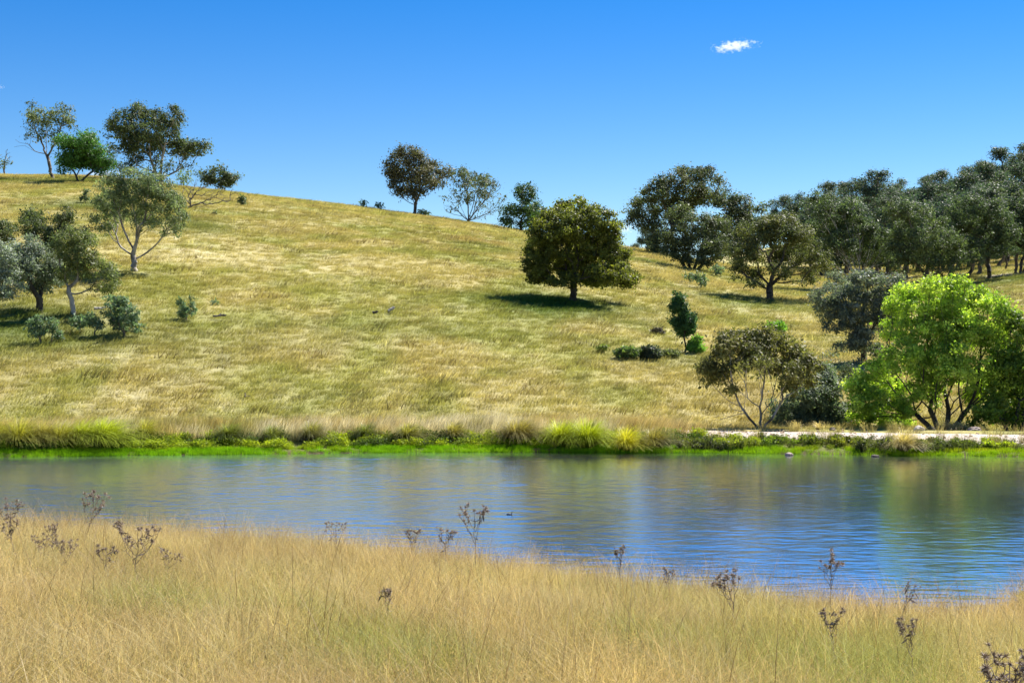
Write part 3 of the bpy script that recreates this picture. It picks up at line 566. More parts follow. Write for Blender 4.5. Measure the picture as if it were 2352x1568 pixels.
# ridge trees in the middle
T('gum_tree', (952, 490), [(938, 350, 28, 16), (915, 372, 26, 20), (955, 368, 28, 20), (985, 378, 22, 18), (900, 395, 22, 20), (935, 400, 34, 20), (975, 405, 34, 20), (1010, 403, 24, 14), (915, 425, 26, 15), (950, 432, 30, 16, .9), (990, 425, 20, 12, .8), (1030, 392, 12, 12, .5), (940, 450, 18, 8, .5)],
  'dark brown crowned gum with forked pale trunk on the middle skyline', Y=247, col=(.055, .05, .022), col2=(.085, .07, .03), bark=M_mid, fork=(955, 462), r_base=.3, path_w=.6)
T('gum_tree', (1075, 510), [(1048, 392, 16, 12, .6), (1065, 410, 20, 18, .7), (1095, 412, 24, 18, .7), (1120, 425, 20, 18, .5), (1085, 440, 34, 20, .6), (1120, 455, 28, 24, .3), (1148, 440, 16, 24, .12), (1050, 455, 20, 18, .3), (1040, 480, 18, 12, .1), (1105, 485, 34, 16, .12), (1150, 470, 12, 16, 0), (1025, 475, 10, 12, 0), (1140, 425, 14, 14, 0)],
  'twiggy half dead gum with many bare branches beside the dark skyline gum', Y=243, col=(.06, .068, .035), bark=M_mid, fork=.1, r_base=.26, path_w=.85, dens=1.35, per=30)
T('broadleaf_tree', (1196, 527), [(1198, 430, 16, 10), (1210, 445, 22, 14), (1196, 455, 20, 12, .8), (1218, 465, 18, 14), (1170, 485, 18, 16), (1165, 505, 16, 16), (1205, 490, 26, 18), (1230, 495, 22, 20), (1188, 510, 20, 12, .8), (1220, 515, 20, 10, .8)],
  'narrow dark green tree with a small upper tier left behind the round tree', Y=228, col=dark, col2=(.055, .09, .02), bark=M_bark, fork=.3, r_base=.24, hang=.1)
T('round_tree', (1317, 690), [(1330, 480, 50, 24), (1285, 500, 46, 28), (1370, 505, 46, 30), (1320, 520, 60, 34), (1255, 535, 42, 32), (1395, 545, 36, 34), (1235, 570, 34, 26), (1310, 570, 66, 36), (1375, 575, 50, 34), (1420, 590, 30, 30), (1225, 605, 24, 26), (1265, 610, 40, 30), (1330, 620, 56, 28), (1400, 625, 44, 26), (1440, 630, 24, 24), (1235, 635, 26, 14), (1290, 640, 34, 14), (1375, 645, 40, 12), (1440, 650, 22, 9)],
  'large round dome shaped tree with dense crown and short dark trunk mid slope', col=(.075, .088, .02), col2=(.17, .18, .04), bark=M_bark, leafm=M_soft, fork=.22, r_base=.32, dens=1.0, hang=.3, path_w=.5, per=44, clump=.9, aspect=.7)
# right middle group
T('gum_tree', (1548, 592), [(1570, 395, 26, 14), (1545, 415, 36, 24), (1610, 400, 30, 20), (1515, 440, 40, 28), (1580, 445, 46, 34), (1635, 440, 34, 28), (1480, 470, 32, 28), (1545, 480, 48, 34), (1470, 505, 26, 26, .8), (1455, 480, 16, 14, .6), (1505, 530, 34, 26, .9), (1510, 570, 26, 24, .9), (1655, 420, 14, 14, .7), (1448, 500, 10, 22, .4)],
  'tallest gum of the group right of the round tree, ragged peak against the sky', Y=215, col=gum, col2=(.09, .085, .03), bark=M_bark, fork=.2, r_base=.5, dens=1.0)
T('gum_tree', (1590, 618), [(1560, 495, 30, 22), (1600, 510, 40, 28), (1645, 520, 34, 28), (1555, 540, 34, 28), (1605, 555, 46, 28), (1650, 565, 32, 26), (1570, 580, 34, 18), (1625, 590, 34, 16, .9), (1540, 560, 20, 30, .9)],
  'multi trunk gum in front of the tallest gum, right of the round tree', col=(.06, .068, .03), bark=M_bark, stems=4, fork=.22, r_base=.3, dens=1.0)
T('gum_tree', (1690, 600), [(1670, 460, 34, 22), (1700, 470, 34, 22), (1740, 478, 20, 12, .8), (1675, 500, 40, 26), (1720, 505, 30, 20), (1690, 540, 34, 28), (1670, 570, 30, 22)],
  'broad dark gum right of the tallest gum with low sloping shoulder', Y=205, col=gum, col2=(.08, .08, .03), bark=M_bark, fork=.25, r_base=.36)
T('gum_tree', (1768, 688), [(1760, 510, 36, 18), (1800, 505, 34, 20), (1730, 535, 40, 26), (1790, 540, 50, 28), (1840, 540, 32, 24), (1705, 570, 30, 26), (1760, 580, 52, 30), (1830, 580, 50, 30), (1880, 590, 26, 26), (1690, 605, 20, 20), (1720, 625, 30, 20), (1790, 620, 40, 18, .8), (1860, 625, 34, 16, .8), (1893, 622, 14, 20, .8), (1735, 650, 18, 10, .6), (1840, 645, 30, 8, .35)],
  'wide low olive gum with spreading dark limbs over its own shadow', col=(.062, .068, .022), col2=(.12, .105, .03), bark=M_bark, fork=(1768, 655), r_base=.36, dens=1.0, hang=1.3, path_w=.5)
T('gum_tree', (1975, 668), [(1868, 452, 12, 10), (1888, 462, 12, 12), (1900, 485, 34, 22), (1950, 480, 36, 22), (1905, 520, 40, 26), (1960, 520, 46, 28), (2010, 540, 36, 28), (1925, 560, 46, 28, .9), (1990, 575, 46, 26, .9), (2030, 575, 26, 26, .8), (1950, 600, 60, 16, .3), (1900, 600, 20, 24, .4)],
  'gum with bright white lower limbs behind the wide low olive gum', Y=165, col=(.05, .062, .022), col2=(.075, .09, .03), bark=M_white, fork=.1, r_base=.24, path_w=.9, dens=1.0)
T('gum_tree', (2125, 670), [(2060, 480, 30, 20), (2100, 490, 40, 22), (2140, 510, 30, 24), (2080, 530, 40, 26), (2130, 545, 40, 26), (2180, 550, 36, 26), (2060, 565, 30, 26), (2110, 590, 50, 26, .9), (2165, 590, 46, 24, .8), (2210, 585, 26, 20, .8), (2080, 615, 34, 16, .5), (2170, 625, 40, 14, .5)],
  'dense gum behind the bright green tree, middle of the right wood front', Y=160, col=(.055, .068, .028), bark=M_mid, fork=.2, r_base=.28)
T('gum_tree', (2272, 640), [(2200, 480, 34, 22), (2240, 470, 34, 24), (2285, 480, 36, 26), (2210, 520, 36, 26), (2260, 525, 46, 28), (2310, 520, 34, 28), (2235, 560, 34, 22, .9), (2290, 565, 34, 22, .9), (2250, 590, 24, 14, .6)],
  'gum with straight black trunk above the bright green tree', Y=168, col=(.05, .064, .028), bark=M_bark, fork=.35, r_base=.26)
T('gum_tree', (2345, 630), [(2340, 480, 30, 40), (2335, 530, 26, 30), (2370, 520, 40, 60), (2350, 570, 30, 20, .7)],
  'forked gum cut by the right edge of the photo above the farm track', Y=175, col=(.05, .06, .026), bark=M_bark, stems=3, fork=.25, r_base=.26)
T('gum_tree', (2312, 622), [(2310, 540, 22, 24, .7), (2318, 565, 16, 14, .7), (2300, 510, 20, 20, .7)], 'slim dark trunked gum left of the forked gum at the right edge', Y=190, col=(.05, .06, .026), bark=M_bark, fork=.4, r_base=.14)
# gully trees
T('gum_tree', (1985, 860), [(1930, 645, 34, 20), (1990, 640, 40, 20), (2050, 650, 36, 20), (1900, 680, 30, 26), (1950, 685, 46, 30), (2010, 690, 46, 34), (1885, 715, 20, 20, .7), (1930, 730, 40, 28, .9), (1990, 745, 44, 34), (2040, 710, 30, 34), (2080, 680, 30, 24), (1870, 690, 16, 14, .6), (1970, 785, 40, 22), (1905, 750, 14, 10, .4), (1925, 800, 24, 14, .35), (1900, 815, 20, 12, .25), (1965, 830, 20, 10, .3)],
  'grey green drooping gum behind the bright green tree in the gully', Y=94, col=(.085, .092, .055), col2=(.15, .15, .10), bark=M_bark, fork=.25, r_base=.2, hang=1.0)
T('gum_tree', (1748, 994), [(1690, 765, 28, 16), (1740, 770, 32, 20), (1680, 795, 34, 24), (1735, 800, 40, 24), (1790, 785, 36, 22), (1655, 810, 20, 16), (1635, 850, 22, 22), (1620, 840, 16, 12), (1660, 860, 22, 14, .7), (1835, 815, 30, 22), (1860, 845, 22, 26), (1815, 855, 28, 18, .9), (1865, 870, 16, 16, .8), (1700, 830, 30, 18, .8), (1780, 830, 40, 22, .8), (1740, 840, 40, 20, .5), (1820, 890, 24, 20, .6), (1680, 890, 12, 8, .35), (1640, 960, 22, 10, 0), (1690, 935, 18, 12, 0)],
  'olive gum with slender twisting white stems at the end of the dirt track', Y=71.5, col=(.085, .078, .02), col2=(.14, .115, .03), bark=M_pale, stems=3, fork=.32, r_base=.085, dens=1.25, hang=1.2, path_w=.75, leaf=.14, per=40)
T('gum_tree', (1860, 994), [(1855, 905, 40, 26), (1900, 885, 36, 30), (1830, 940, 40, 24), (1890, 935, 50, 30), (1920, 960, 34, 24), (1850, 970, 50, 18), (1790, 930, 22, 18, .6), (1790, 965, 24, 16, .8), (1900, 850, 26, 20, .7)],
  'grey green thicket tree between the white stemmed gum and bright green tree', Y=77, col=(.075, .09, .045), col2=(.13, .14, .075), bark=M_mid, fork=.15, r_base=.1, hang=.8, dens=1.4)
T('gum_tree', (2060, 860), [(2030, 830, 16, 16, .3), (1940, 840, 20, 14, .5), (1960, 870, 26, 22, .7), (1935, 900, 20, 20, .7), (2010, 800, 26, 16, .5)], 'straggly gum with bare crooked limbs below the drooping grey gum', Y=86, col=(.06, .07, .035), bark=M_mid, fork=.2, r_base=.12, dens=1.3)
gr1, gr2 = (.15, .24, .035), (.42, .50, .10)
T('green_tree', (2165, 990), [(2090, 668, 30, 18), (2150, 655, 34, 18), (2200, 650, 36, 18), (2065, 700, 34, 26), (2120, 700, 44, 30), (2190, 695, 46, 34), (2245, 690, 38, 30), (2285, 700, 24, 30), (2050, 750, 28, 24), (2100, 760, 46, 34), (2175, 765, 50, 40), (2245, 760, 44, 40), (2070, 815, 40, 30), (2130, 830, 50, 40), (2200, 840, 50, 44), (2000, 850, 34, 26), (2040, 880, 44, 34), (1965, 890, 28, 22), (1990, 920, 44, 26), (2060, 930, 50, 26), (2130, 900, 44, 34, .8), (1985, 955, 40, 18), (2060, 965, 44, 14, .9), (2290, 780, 34, 40), (2240, 880, 44, 44), (2310, 730, 26, 26), (2300, 850, 34, 40), (2180, 720, 50, 34)],
  'large bright green leafy tree with dark multiple stems behind the dam track', Y=74.5, col=gr1, col2=gr2, bark=M_bark, leafm=M_soft, stems=4, fork=.22, r_base=.2, dens=1.05, hang=.1, path_w=.75, leaf=.105, per=44, aspect=.75, clump=.92, shape=.3)
T('green_tree', (2325, 992), [(2330, 730, 26, 20), (2345, 770, 36, 34), (2310, 830, 34, 30), (2350, 840, 44, 44), (2300, 880, 40, 34), (2345, 910, 44, 40), (2270, 930, 40, 30), (2320, 960, 50, 22), (2250, 965, 34, 18, .8), (2390, 850, 40, 70)],
  'darker olive leafy tree at the right edge beside the bright green tree', Y=72.5, col=(.085, .14, .02), col2=(.19, .25, .045), bark=M_bark, leafm=M_soft, stems=3, fork=.2, r_base=.15, dens=1.0, hang=.2, leaf=.125, per=44, aspect=.7)
T('conifer_sapling', (1573, 809), [(1557, 680, 10, 10), (1558, 698, 17, 12), (1562, 716, 20, 12), (1567, 735, 24, 12), (1572, 750, 26, 10), (1570, 762, 18, 6, .9), (1583, 730, 14, 12)],
  'slim dark green young tree with bare lower trunk standing on the right slope', col=(.03, .065, .018), col2=(.05, .09, .025), bark=M_bark, fork=.35, r_base=.06, dens=1.2, hang=.1, clump=.7)
for b, bl, lab, c1 in [((1597, 812), [(1597, 778, 9, 8), (1594, 792, 14, 10), (1600, 802, 15, 8)], 'feathery bright green bush at the foot of the slim young tree', (.10, .16, .02)),
                       ((1785, 762), [(1785, 746, 15, 7), (1775, 751, 12, 7), (1795, 752, 12, 7)], 'rounded lime green bush showing above the white stemmed gum', (.12, .19, .015)),
                       ((1445, 824), [(1440, 808, 20, 9), (1425, 812, 12, 7), (1460, 812, 14, 8)], 'low olive bush, left of two in the lower right slope', (.075, .095, .02)),
                       ((1492, 826), [(1492, 805, 15, 12), (1482, 815, 14, 8), (1500, 816, 14, 8)], 'low dark bush, right of two in the lower right slope', (.035, .04, .018)),
                       ((1512, 768), [(1508, 762, 10, 4), (1516, 762, 8, 4)], 'small dark brown low bush above the two low bushes', (.06, .045, .025)),
                       ((1538, 822), [(1532, 812, 16, 6), (1548, 815, 12, 6)], 'low brown and green bush left of the slim young tree', (.09, .09, .025)),
                       ((1383, 812), [(1383, 803, 8, 7)], 'single small yellow green tuft bush left of the low bushes', (.11, .12, .02))]:
    T('bush', b, bl, lab, cat='bush', col=c1, col2=tuple(c*1.6 for c in c1), bark=M_mid, fork=.2, dens=1.2, crown='foliage', hang=-.5, per=46, clump=.6)
# ---- the wood on the far right hill: copies of four kinds of gum
def far_tree(seed, tall=14., wide=9.):
    rng = np.random.default_rng(seed); e = bpy.data.objects.new('woodland_gum', None)
    nb = 10; pts = []; 
    for i in range(nb):
        a_ = rng.random()*6.28; r_ = wide*.30*math.sqrt(rng.random()); c = np.array([math.cos(a_)*r_, math.sin(a_)*r_, tall*(.30+.58*rng.random())-r_*.2])
        s = np.array([wide*.24, wide*.24, tall*.12])*(.7+.5*rng.random()); d = rng.normal(0, 1, (26, 3)); d /= np.linalg.norm(d, axis=1, keepdims=True)
        pts.append(c+d*s*(.4+.6*rng.random((26, 1))))
    P = np.concatenate(pts); NA, pa, rad, tips = skeleton(np.zeros(3), np.array([rng.normal(0, .4), 0, tall*.24]), P, rng, .5, 1.0, .03, .3)
    k = np.arange(len(NA)) > 0; v, f = tubes(NA[pa[k]], NA[k], rad[pa[k]], rad[k], 5)
    me1 = nmesh('trunk', v, f, smooth=True)
    idx = np.repeat(np.arange(len(P)), 44); LP = P[idx]+rng.normal(0, 1, (len(idx), 3))*np.array([.55, .55, .35])
    br = .65+.7*rng.random(len(P)); cc = np.array([.042, .058, .033])[None]*br[:, None]; cc[rng.random(len(P)) < .25] *= np.array([1.5, 1.2, .9])
    o2 = LP-P.mean(0); o2 /= np.linalg.norm(o2, axis=1, keepdims=True); o1 = LP-P[idx]; o1 /= np.linalg.norm(o1, axis=1, keepdims=True); v, f, c = leaves(LP, .33, rng, cc[idx], .3, .6, .5, o1*.9+o2*.7+np.array([0, 0, .5])); me2 = nmesh('crown', v, f, c)
    me1.materials.append(M_mid); me2.materials.append(M_leaf)
    return me1, me2
protos_t = [far_tree(900+i, 13+2*(i % 3), 8.5+1.5*(i % 2)) for i in range(5)]
rt = np.random.default_rng(5); placed = []; cnt_ = 0
rows_ = [(192, 1990, 2270, 7, .62), (215, 1860, 2460, 15, .66), (240, 1850, 2480, 16, .72), (268, 1850, 2520, 17, .8), (295, 2000, 2540, 15, .85), (335, 1880, 2560, 17, .85), (380, 1760, 2560, 19, .85), (430, 1640, 2560, 22, .85)]
for Yd, x0, x1, n_, s0 in rows_:
    for i in range(n_):
        dx = x0+(x1-x0)*(i+.5+rt.uniform(-.35, .35))/n_; Yy = Yd+rt.uniform(-14, 14); X_, Y_ = atY(dx, Yy)
        me1, me2 = protos_t[rt.integers(0, 5)]; s = s0*rt.uniform(.9, 1.3)
        lab, grp = (('dark gum in the front rank of the right wood, trunk showing', 'gums in the front rank of the right wood') if Yd < 250 else
                    ('grey green gum in the middle of the right wood, half hidden', 'gums in the middle of the right wood') if Yd < 330 else
                    ('distant gum high on the wooded right hill, crown on or near its skyline', 'gums along the top of the wooded hill'))
        e = empty('woodland_gum', (X_, Y_, float(H(X_, Y_))-.1), lab, 'tree', grp)
        e.scale = (s*1.15, s*1.15, s*rt.uniform(.85, 1.1)); e.rotation_euler = (0, 0, rt.random()*6.28)
        link('trunk', me1, None, e); link('crown', me2, None, e)
for dx, Yd, s in [(1462, 400, .6), (1482, 330, .55), (1440, 430, .55), (1500, 300, .6)]:
    X_, Y_ = atY(dx, Yd); me1, me2 = protos_t[int(dx) % 5]; e = empty('woodland_gum', (X_, Y_, float(H(X_, Y_))-.1), 'distant hazy gum in the gap right of the round tree', 'tree', 'distant gums in the gap'); e.scale = (s, s, s)
    link('trunk', me1, None, e); link('crown', me2, None, e)
# ---------------------------------------------------------------- far bank: tussocks and shrubs
def tussock(dx, dyb, wpx, hpx, col, label, lean=.0, Y=None, name='tussock', n=None, tipc=None):
    X0, Y0 = at(dx, dyb, 60.) if Y is None else atY(dx, Y)
    rng = np.random.default_rng(abs(int(dx*5))); u = Y0/F*K; h = hpx*u*1.2; wv_ = wpx*u*1.1
    n = n or int(1000*max(.5, wv_)); ang = rng.random(n)*6.28; rr = .14*wv_*np.sqrt(rng.random(n)); th = np.radians(56*rng.random(n)**.8)
    Ln = h*(.75+.45*rng.random(n))*(1+(wv_/h*.55-.3)*np.sin(th)); root = np.stack([rr*np.cos(ang), rr*np.sin(ang), 0*rr], 1); sd_ = np.stack([-np.sin(ang), np.cos(ang), 0*ang], 1)
    vs_, cs_ = [], []; br = .55+.9*rng.random(n); tipc = tipc or tuple(c*1.7+.05 for c in col); seg = 6; lw = lean+.12
    for k in range(seg+1):
        s = k/seg; off = Ln*(np.sin(th)*s+.22*s*s*np.cos(th)); z = Ln*(np.cos(th)*s+.12*s)-Ln*(.30+.38*np.sin(th))*s**2.6
        c = root+np.stack([np.cos(ang)*off+lw*Ln*s*s, np.sin(ang)*off, np.maximum(z, .02)-.03], 1); ww = .02*(1-.85*s)
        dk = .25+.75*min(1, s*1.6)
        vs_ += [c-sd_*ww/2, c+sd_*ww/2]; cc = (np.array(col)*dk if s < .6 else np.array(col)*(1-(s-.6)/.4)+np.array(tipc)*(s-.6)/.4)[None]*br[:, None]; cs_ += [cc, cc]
    v = np.stack(vs_, 1).reshape(-1, 3); c = np.stack(cs_, 1).reshape(-1, 3); m_ = 2*(seg+1); b = (np.arange(n)*m_)[:, None]; k = np.arange(seg)[None]*2
    f = np.stack([b+k, b+k+1, b+k+3, b+k+2], -1).reshape(-1, 4)
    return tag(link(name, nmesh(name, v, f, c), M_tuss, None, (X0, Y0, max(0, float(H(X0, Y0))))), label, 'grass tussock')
yg = (.25, .30, .02); og = (.26, .26, .04); stw = (.42, .35, .17); dkg = (.12, .15, .03)
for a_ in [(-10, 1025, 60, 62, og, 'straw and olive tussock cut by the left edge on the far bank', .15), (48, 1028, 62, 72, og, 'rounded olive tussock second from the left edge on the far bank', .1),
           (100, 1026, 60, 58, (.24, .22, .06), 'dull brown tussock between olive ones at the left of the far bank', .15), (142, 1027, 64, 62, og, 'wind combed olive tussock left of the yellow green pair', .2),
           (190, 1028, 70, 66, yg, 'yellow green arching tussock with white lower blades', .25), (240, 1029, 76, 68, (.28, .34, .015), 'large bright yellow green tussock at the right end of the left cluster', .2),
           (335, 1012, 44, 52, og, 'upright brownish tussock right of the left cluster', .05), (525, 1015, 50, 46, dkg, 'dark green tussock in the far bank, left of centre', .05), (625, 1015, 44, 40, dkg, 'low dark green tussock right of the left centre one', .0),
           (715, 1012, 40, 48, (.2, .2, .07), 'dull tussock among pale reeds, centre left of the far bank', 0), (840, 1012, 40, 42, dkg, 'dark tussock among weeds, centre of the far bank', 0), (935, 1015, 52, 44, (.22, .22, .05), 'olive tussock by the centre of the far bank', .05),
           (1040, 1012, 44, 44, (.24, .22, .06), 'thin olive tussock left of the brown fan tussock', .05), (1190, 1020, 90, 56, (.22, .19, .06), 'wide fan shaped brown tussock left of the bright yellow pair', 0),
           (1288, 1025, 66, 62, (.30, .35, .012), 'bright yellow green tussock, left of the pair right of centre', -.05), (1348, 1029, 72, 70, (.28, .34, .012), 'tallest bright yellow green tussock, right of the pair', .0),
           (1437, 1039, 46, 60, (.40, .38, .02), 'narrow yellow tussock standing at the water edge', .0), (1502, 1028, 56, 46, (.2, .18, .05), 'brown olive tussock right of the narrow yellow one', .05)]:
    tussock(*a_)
def bank_bush(dx, dyb, wpx, hpx, col, label):
    X0, Y0 = at(dx, dyb, 60.); u = Y0/F*K; rng = np.random.default_rng(abs(int(dx))); a_ = wpx*u*.8; c_ = hpx*u*.42
    e = empty('bank_bush', (X0, Y0, float(H(X0, Y0))-.03), label, 'bush')
    cc = np.array(col); parts = []
    for i in range(9):
        q = leafball(200, a_*rng.uniform(.18, .4), c_*rng.uniform(.5, 1.), .09, rng, cc*rng.uniform(.7, 1.5), .45); v = q[0]+np.array([rng.uniform(-.9, .9)*a_, rng.uniform(-.35, .35)*a_, 0]); parts.append((v, q[1], q[2]))
    b = blades(160, a_*.95, c_*2.3, .016, .4, rng, base=tuple(cc*.8), tip=tuple(cc*1.3+.05), segs=3, wind=(.1, 0))
    link('foliage', nmesh('foliage', *merge(*parts)), M_soft, e); link('blades', nmesh('blades', b[0], b[1], b[2]), M_tuss, e)
for a_ in [(1590, 1030, 46, 34, (.06, .07, .02), 'dark bank bush, first right of the brown olive tussock'), (1640, 1030, 50, 36, (.05, .065, .018), 'dark round bank bush, second from left on the dam face'), (1695, 1030, 54, 36, (.11, .13, .02), 'olive bank bush below the left end of the dirt track'),
           (1790, 1018, 50, 28, (.10, .14, .02), 'low green bank bush below the white stemmed gum'), (1870, 1022, 60, 34, (.09, .11, .02), 'wide green bank bush under the thicket'), (1925, 1022, 46, 30, (.12, .13, .02), 'yellowish bank bush below the boulder on the track'),
           (2005, 1034, 64, 42, (.055, .065, .02), 'dark tangled bank bush reaching the water, right of centre dam'), (2140, 1034, 58, 38, (.05, .065, .018), 'dark bank bush right of the straw topped tussock'),
           (2200, 1032, 60, 38, (.07, .09, .02), 'green bank bush, last dark one towards the right edge'), (2300, 1026, 50, 24, (.17, .2, .02), 'low yellow green bank bush near the right edge')]: bank_bush(*a_)
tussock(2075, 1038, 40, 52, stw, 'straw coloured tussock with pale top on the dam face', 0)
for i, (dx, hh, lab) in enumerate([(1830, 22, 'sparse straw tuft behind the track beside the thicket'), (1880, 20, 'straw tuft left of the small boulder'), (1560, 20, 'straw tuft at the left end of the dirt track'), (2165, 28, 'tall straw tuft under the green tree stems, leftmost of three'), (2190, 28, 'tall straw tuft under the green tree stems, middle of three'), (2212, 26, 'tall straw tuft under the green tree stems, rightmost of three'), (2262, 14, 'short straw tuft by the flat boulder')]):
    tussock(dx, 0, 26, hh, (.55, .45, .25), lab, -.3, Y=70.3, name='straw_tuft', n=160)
# ---------------------------------------------------------------- rocks, logs
def rock(dx, dyb, wpx, hpx, m_, label, Y=None, seed=0):
    X0, Y0 = at(dx, dyb, 20. if Y is None else 60.) if Y is None else atY(dx, Y)
    u = Y0/F*K; import bmesh
    bm = bmesh.new(); bmesh.ops.create_icosphere(bm, subdivisions=3, radius=1)
    for v in bm.verts:
        n_ = float(fbm(np.array([v.co.x*1.6+seed]), np.array([v.co.y*1.6+v.co.z*2.1]), 3)[0]); s = .68+.65*n_; v.co *= s
        v.co.x *= wpx*u/2; v.co.y *= wpx*u/2.4; v.co.z = max(v.co.z, -.3)*hpx*u*.62
    me = bpy.data.meshes.new('rock'); bm.to_mesh(me); bm.free()
    return tag(link('rock', me, m_, None, (X0, Y0, max(float(H(X0, Y0)), 0)+.12*hpx*u)), label, 'rock')
M_rock2 = bark_mat('dark_rock', (.03, .025, .02), (.10, .08, .065), 6)
rock(1912, 990, 14, 11, M_rock, 'small reddish boulder at the back edge of the dirt track', Y=69.3, seed=1)
rock(2238, 992, 32, 12, M_rock, 'flat tan boulder at the back edge of the track under the green tree', Y=69.6, seed=2)
rock(2110, 984, 26, 16, bark_mat('pale_rock', (.5, .42, .33), (.7, .62, .52), 5), 'pale rounded boulder on the track above the straw coloured tussock', Y=69.4, seed=6)
rock(1812, 0, 20, 8, M_rock, 'whitish stone lying at the far water edge right of centre', Y=61.6, seed=3)
rock(2010, 0, 18, 6, M_rock2, 'dark stone at the water edge below the dark tangled bush', Y=60.9, seed=5)
for i, (dx, Yq, w_, h_, lab) in enumerate([(2306, 25.6, 24, 15, 'dark stone on the near shore at the right edge, nearest the water'), (2330, 25.9, 26, 12, 'dark stone on the near shore right edge, beside the first')]):
    X0, Y0 = atY(dx, Yq); o_ = rock(dx, 0, w_, h_, M_rock2, lab, Y=Yq, seed=8+i)
def log(dx, dy, segs, r, m_, label, name='fallen_branch'):
    X0, Y0 = at(dx, dy); u = Y0/F*K; A, B, ra, rb = [], [], [], []
    for (x0, z0, x1, z1, f0, f1) in segs:
        n = 5; rng = np.random.default_rng(int(abs(x0*7+x1)+dx)); j = rng.normal(0, .6, (n+1, 3)); j[0] = 0; j[-1] = 0
        for k in range(n):
            p0 = np.array([x0+(x1-x0)*k/n, (k/n)*4, z0+(z1-z0)*k/n])+j[k]; p1 = np.array([x0+(x1-x0)*(k+1)/n, ((k+1)/n)*4, z0+(z1-z0)*(k+1)/n])+j[k+1]
            A.append(p0*u); B.append(p1*u); ra.append(r*(f0+(f1-f0)*k/n)); rb.append(r*(f0+(f1-f0)*(k+1)/n))
    v, f = tubes(A, B, ra, rb, 7)
    return tag(link(name, nmesh(name, v, f, smooth=True), m_, None, (X0, Y0, float(H(X0, Y0))+r*.7+.12)), label, 'fallen wood')
log(897, 722, [(-5, 2, 1, 6, .8, 1), (1, 6, 9, 9, 1, .6), (-5, 2, -4, -2, .8, .5), (3, 7, 8, 12, .5, .3)], .12, M_white, 'bleached white curved log lying alone mid slope')
log(862, 727, [(-6, 2, 6, 4, 1, .4), (0, 3, 4, 7, .6, .3)], .12, M_bark, 'dark broken log left of the white curved log')
log(505, 736, [(-16, 3, 14, 5, .7, .6), (-2, 4, 2, 9, .8, .3), (0, 4, 9, 8, .6, .3)], .10, M_mid, 'grey fallen branches lying right of the lone small bush')
log(228, 716, [(-12, 1, 14, 3, 1, .5)], .11, M_white, 'pale fallen log between the gum trunk and the large sapling')
log(565, 920, [(-2, 0, -3, 10, 1, .5), (-2, 1, 9, 2, 1, .3)], .05, M_mid, 'small dead stick standing in the lower left slope')
log(1290, 1000, [(0, 0, 0, 1, .1, .1)], .01, M_mid, 'x') if False else None
# ---------------------------------------------------------------- near bank: green corner and thistles
def corner():
    rng = np.random.default_rng(77); n = 260; x = 8.6+3.2*rng.random(n); y = near_shore(x)-.15-2.2*rng.random(n)
    k = (x/y > .335); x, y = x[k], y[k]
    scatter('corner_weeds', put(x, y, rng), .45+.4*rng.random(len(x)), rng.random(len(x))*6.28, np.array([[.24, .26, .04]])*(.7+.6*rng.random((len(x), 1))), wp+tp, 'low yellow green weeds on the near bank at the right edge', 'weeds')
corner()
M_this = bark_mat('thistle_stem', (.10, .075, .06), (.32, .25, .20), 30)
M_head = leaf_mat('thistle_head', .6, .15, tr_tint=(1, 1, 1))
def head_mesh(seed, s=.62):
    rng = np.random.default_rng(seed); n = 46; d = rng.normal(0, 1, (n, 3)); d[:, 2] = d[:, 2]*.8+.5; d /= np.linalg.norm(d, axis=1, keepdims=True)
    P = d*.008*s; b = np.cross(d, rng.normal(0, 1, (n, 3))); b /= np.linalg.norm(b, axis=1, keepdims=True); L_ = (.022+.02*rng.random(n))[:, None]*s
    q = np.stack([P-b*.003*s, P+b*.003*s, P+d*L_+b*.0006, P+d*L_-b*.0006], 1).reshape(-1, 3)
    c = np.where(rng.random((n, 1)) < .4, np.array([[.55, .46, .38]]), np.array([[.22, .155, .10]])); c = np.repeat(c, 4, 0)
    th = np.arange(6)/6*6.28; v = [[0, 0, -.012*s]]+[[.011*s*math.cos(a_), .011*s*math.sin(a_), 0] for a_ in th]+[[.008*s*math.cos(a_), .008*s*math.sin(a_), .014*s] for a_ in th]+[[0, 0, .018*s]]
    f = [[0, 1+(i+1) % 6, 1+i, 0] for i in range(0)]+[[1+i, 1+(i+1) % 6, 7+(i+1) % 6, 7+i] for i in range(6)]
    return merge((q, np.arange(4*n).reshape(-1, 4), c), (np.array(v), np.array(f), np.repeat(np.array([[.13, .09, .07]]), len(v), 0)))
hm = []
for i in range(3): me = nmesh('seed_head', *head_mesh(40+i)); me.materials.append(M_head); hm.append(me)
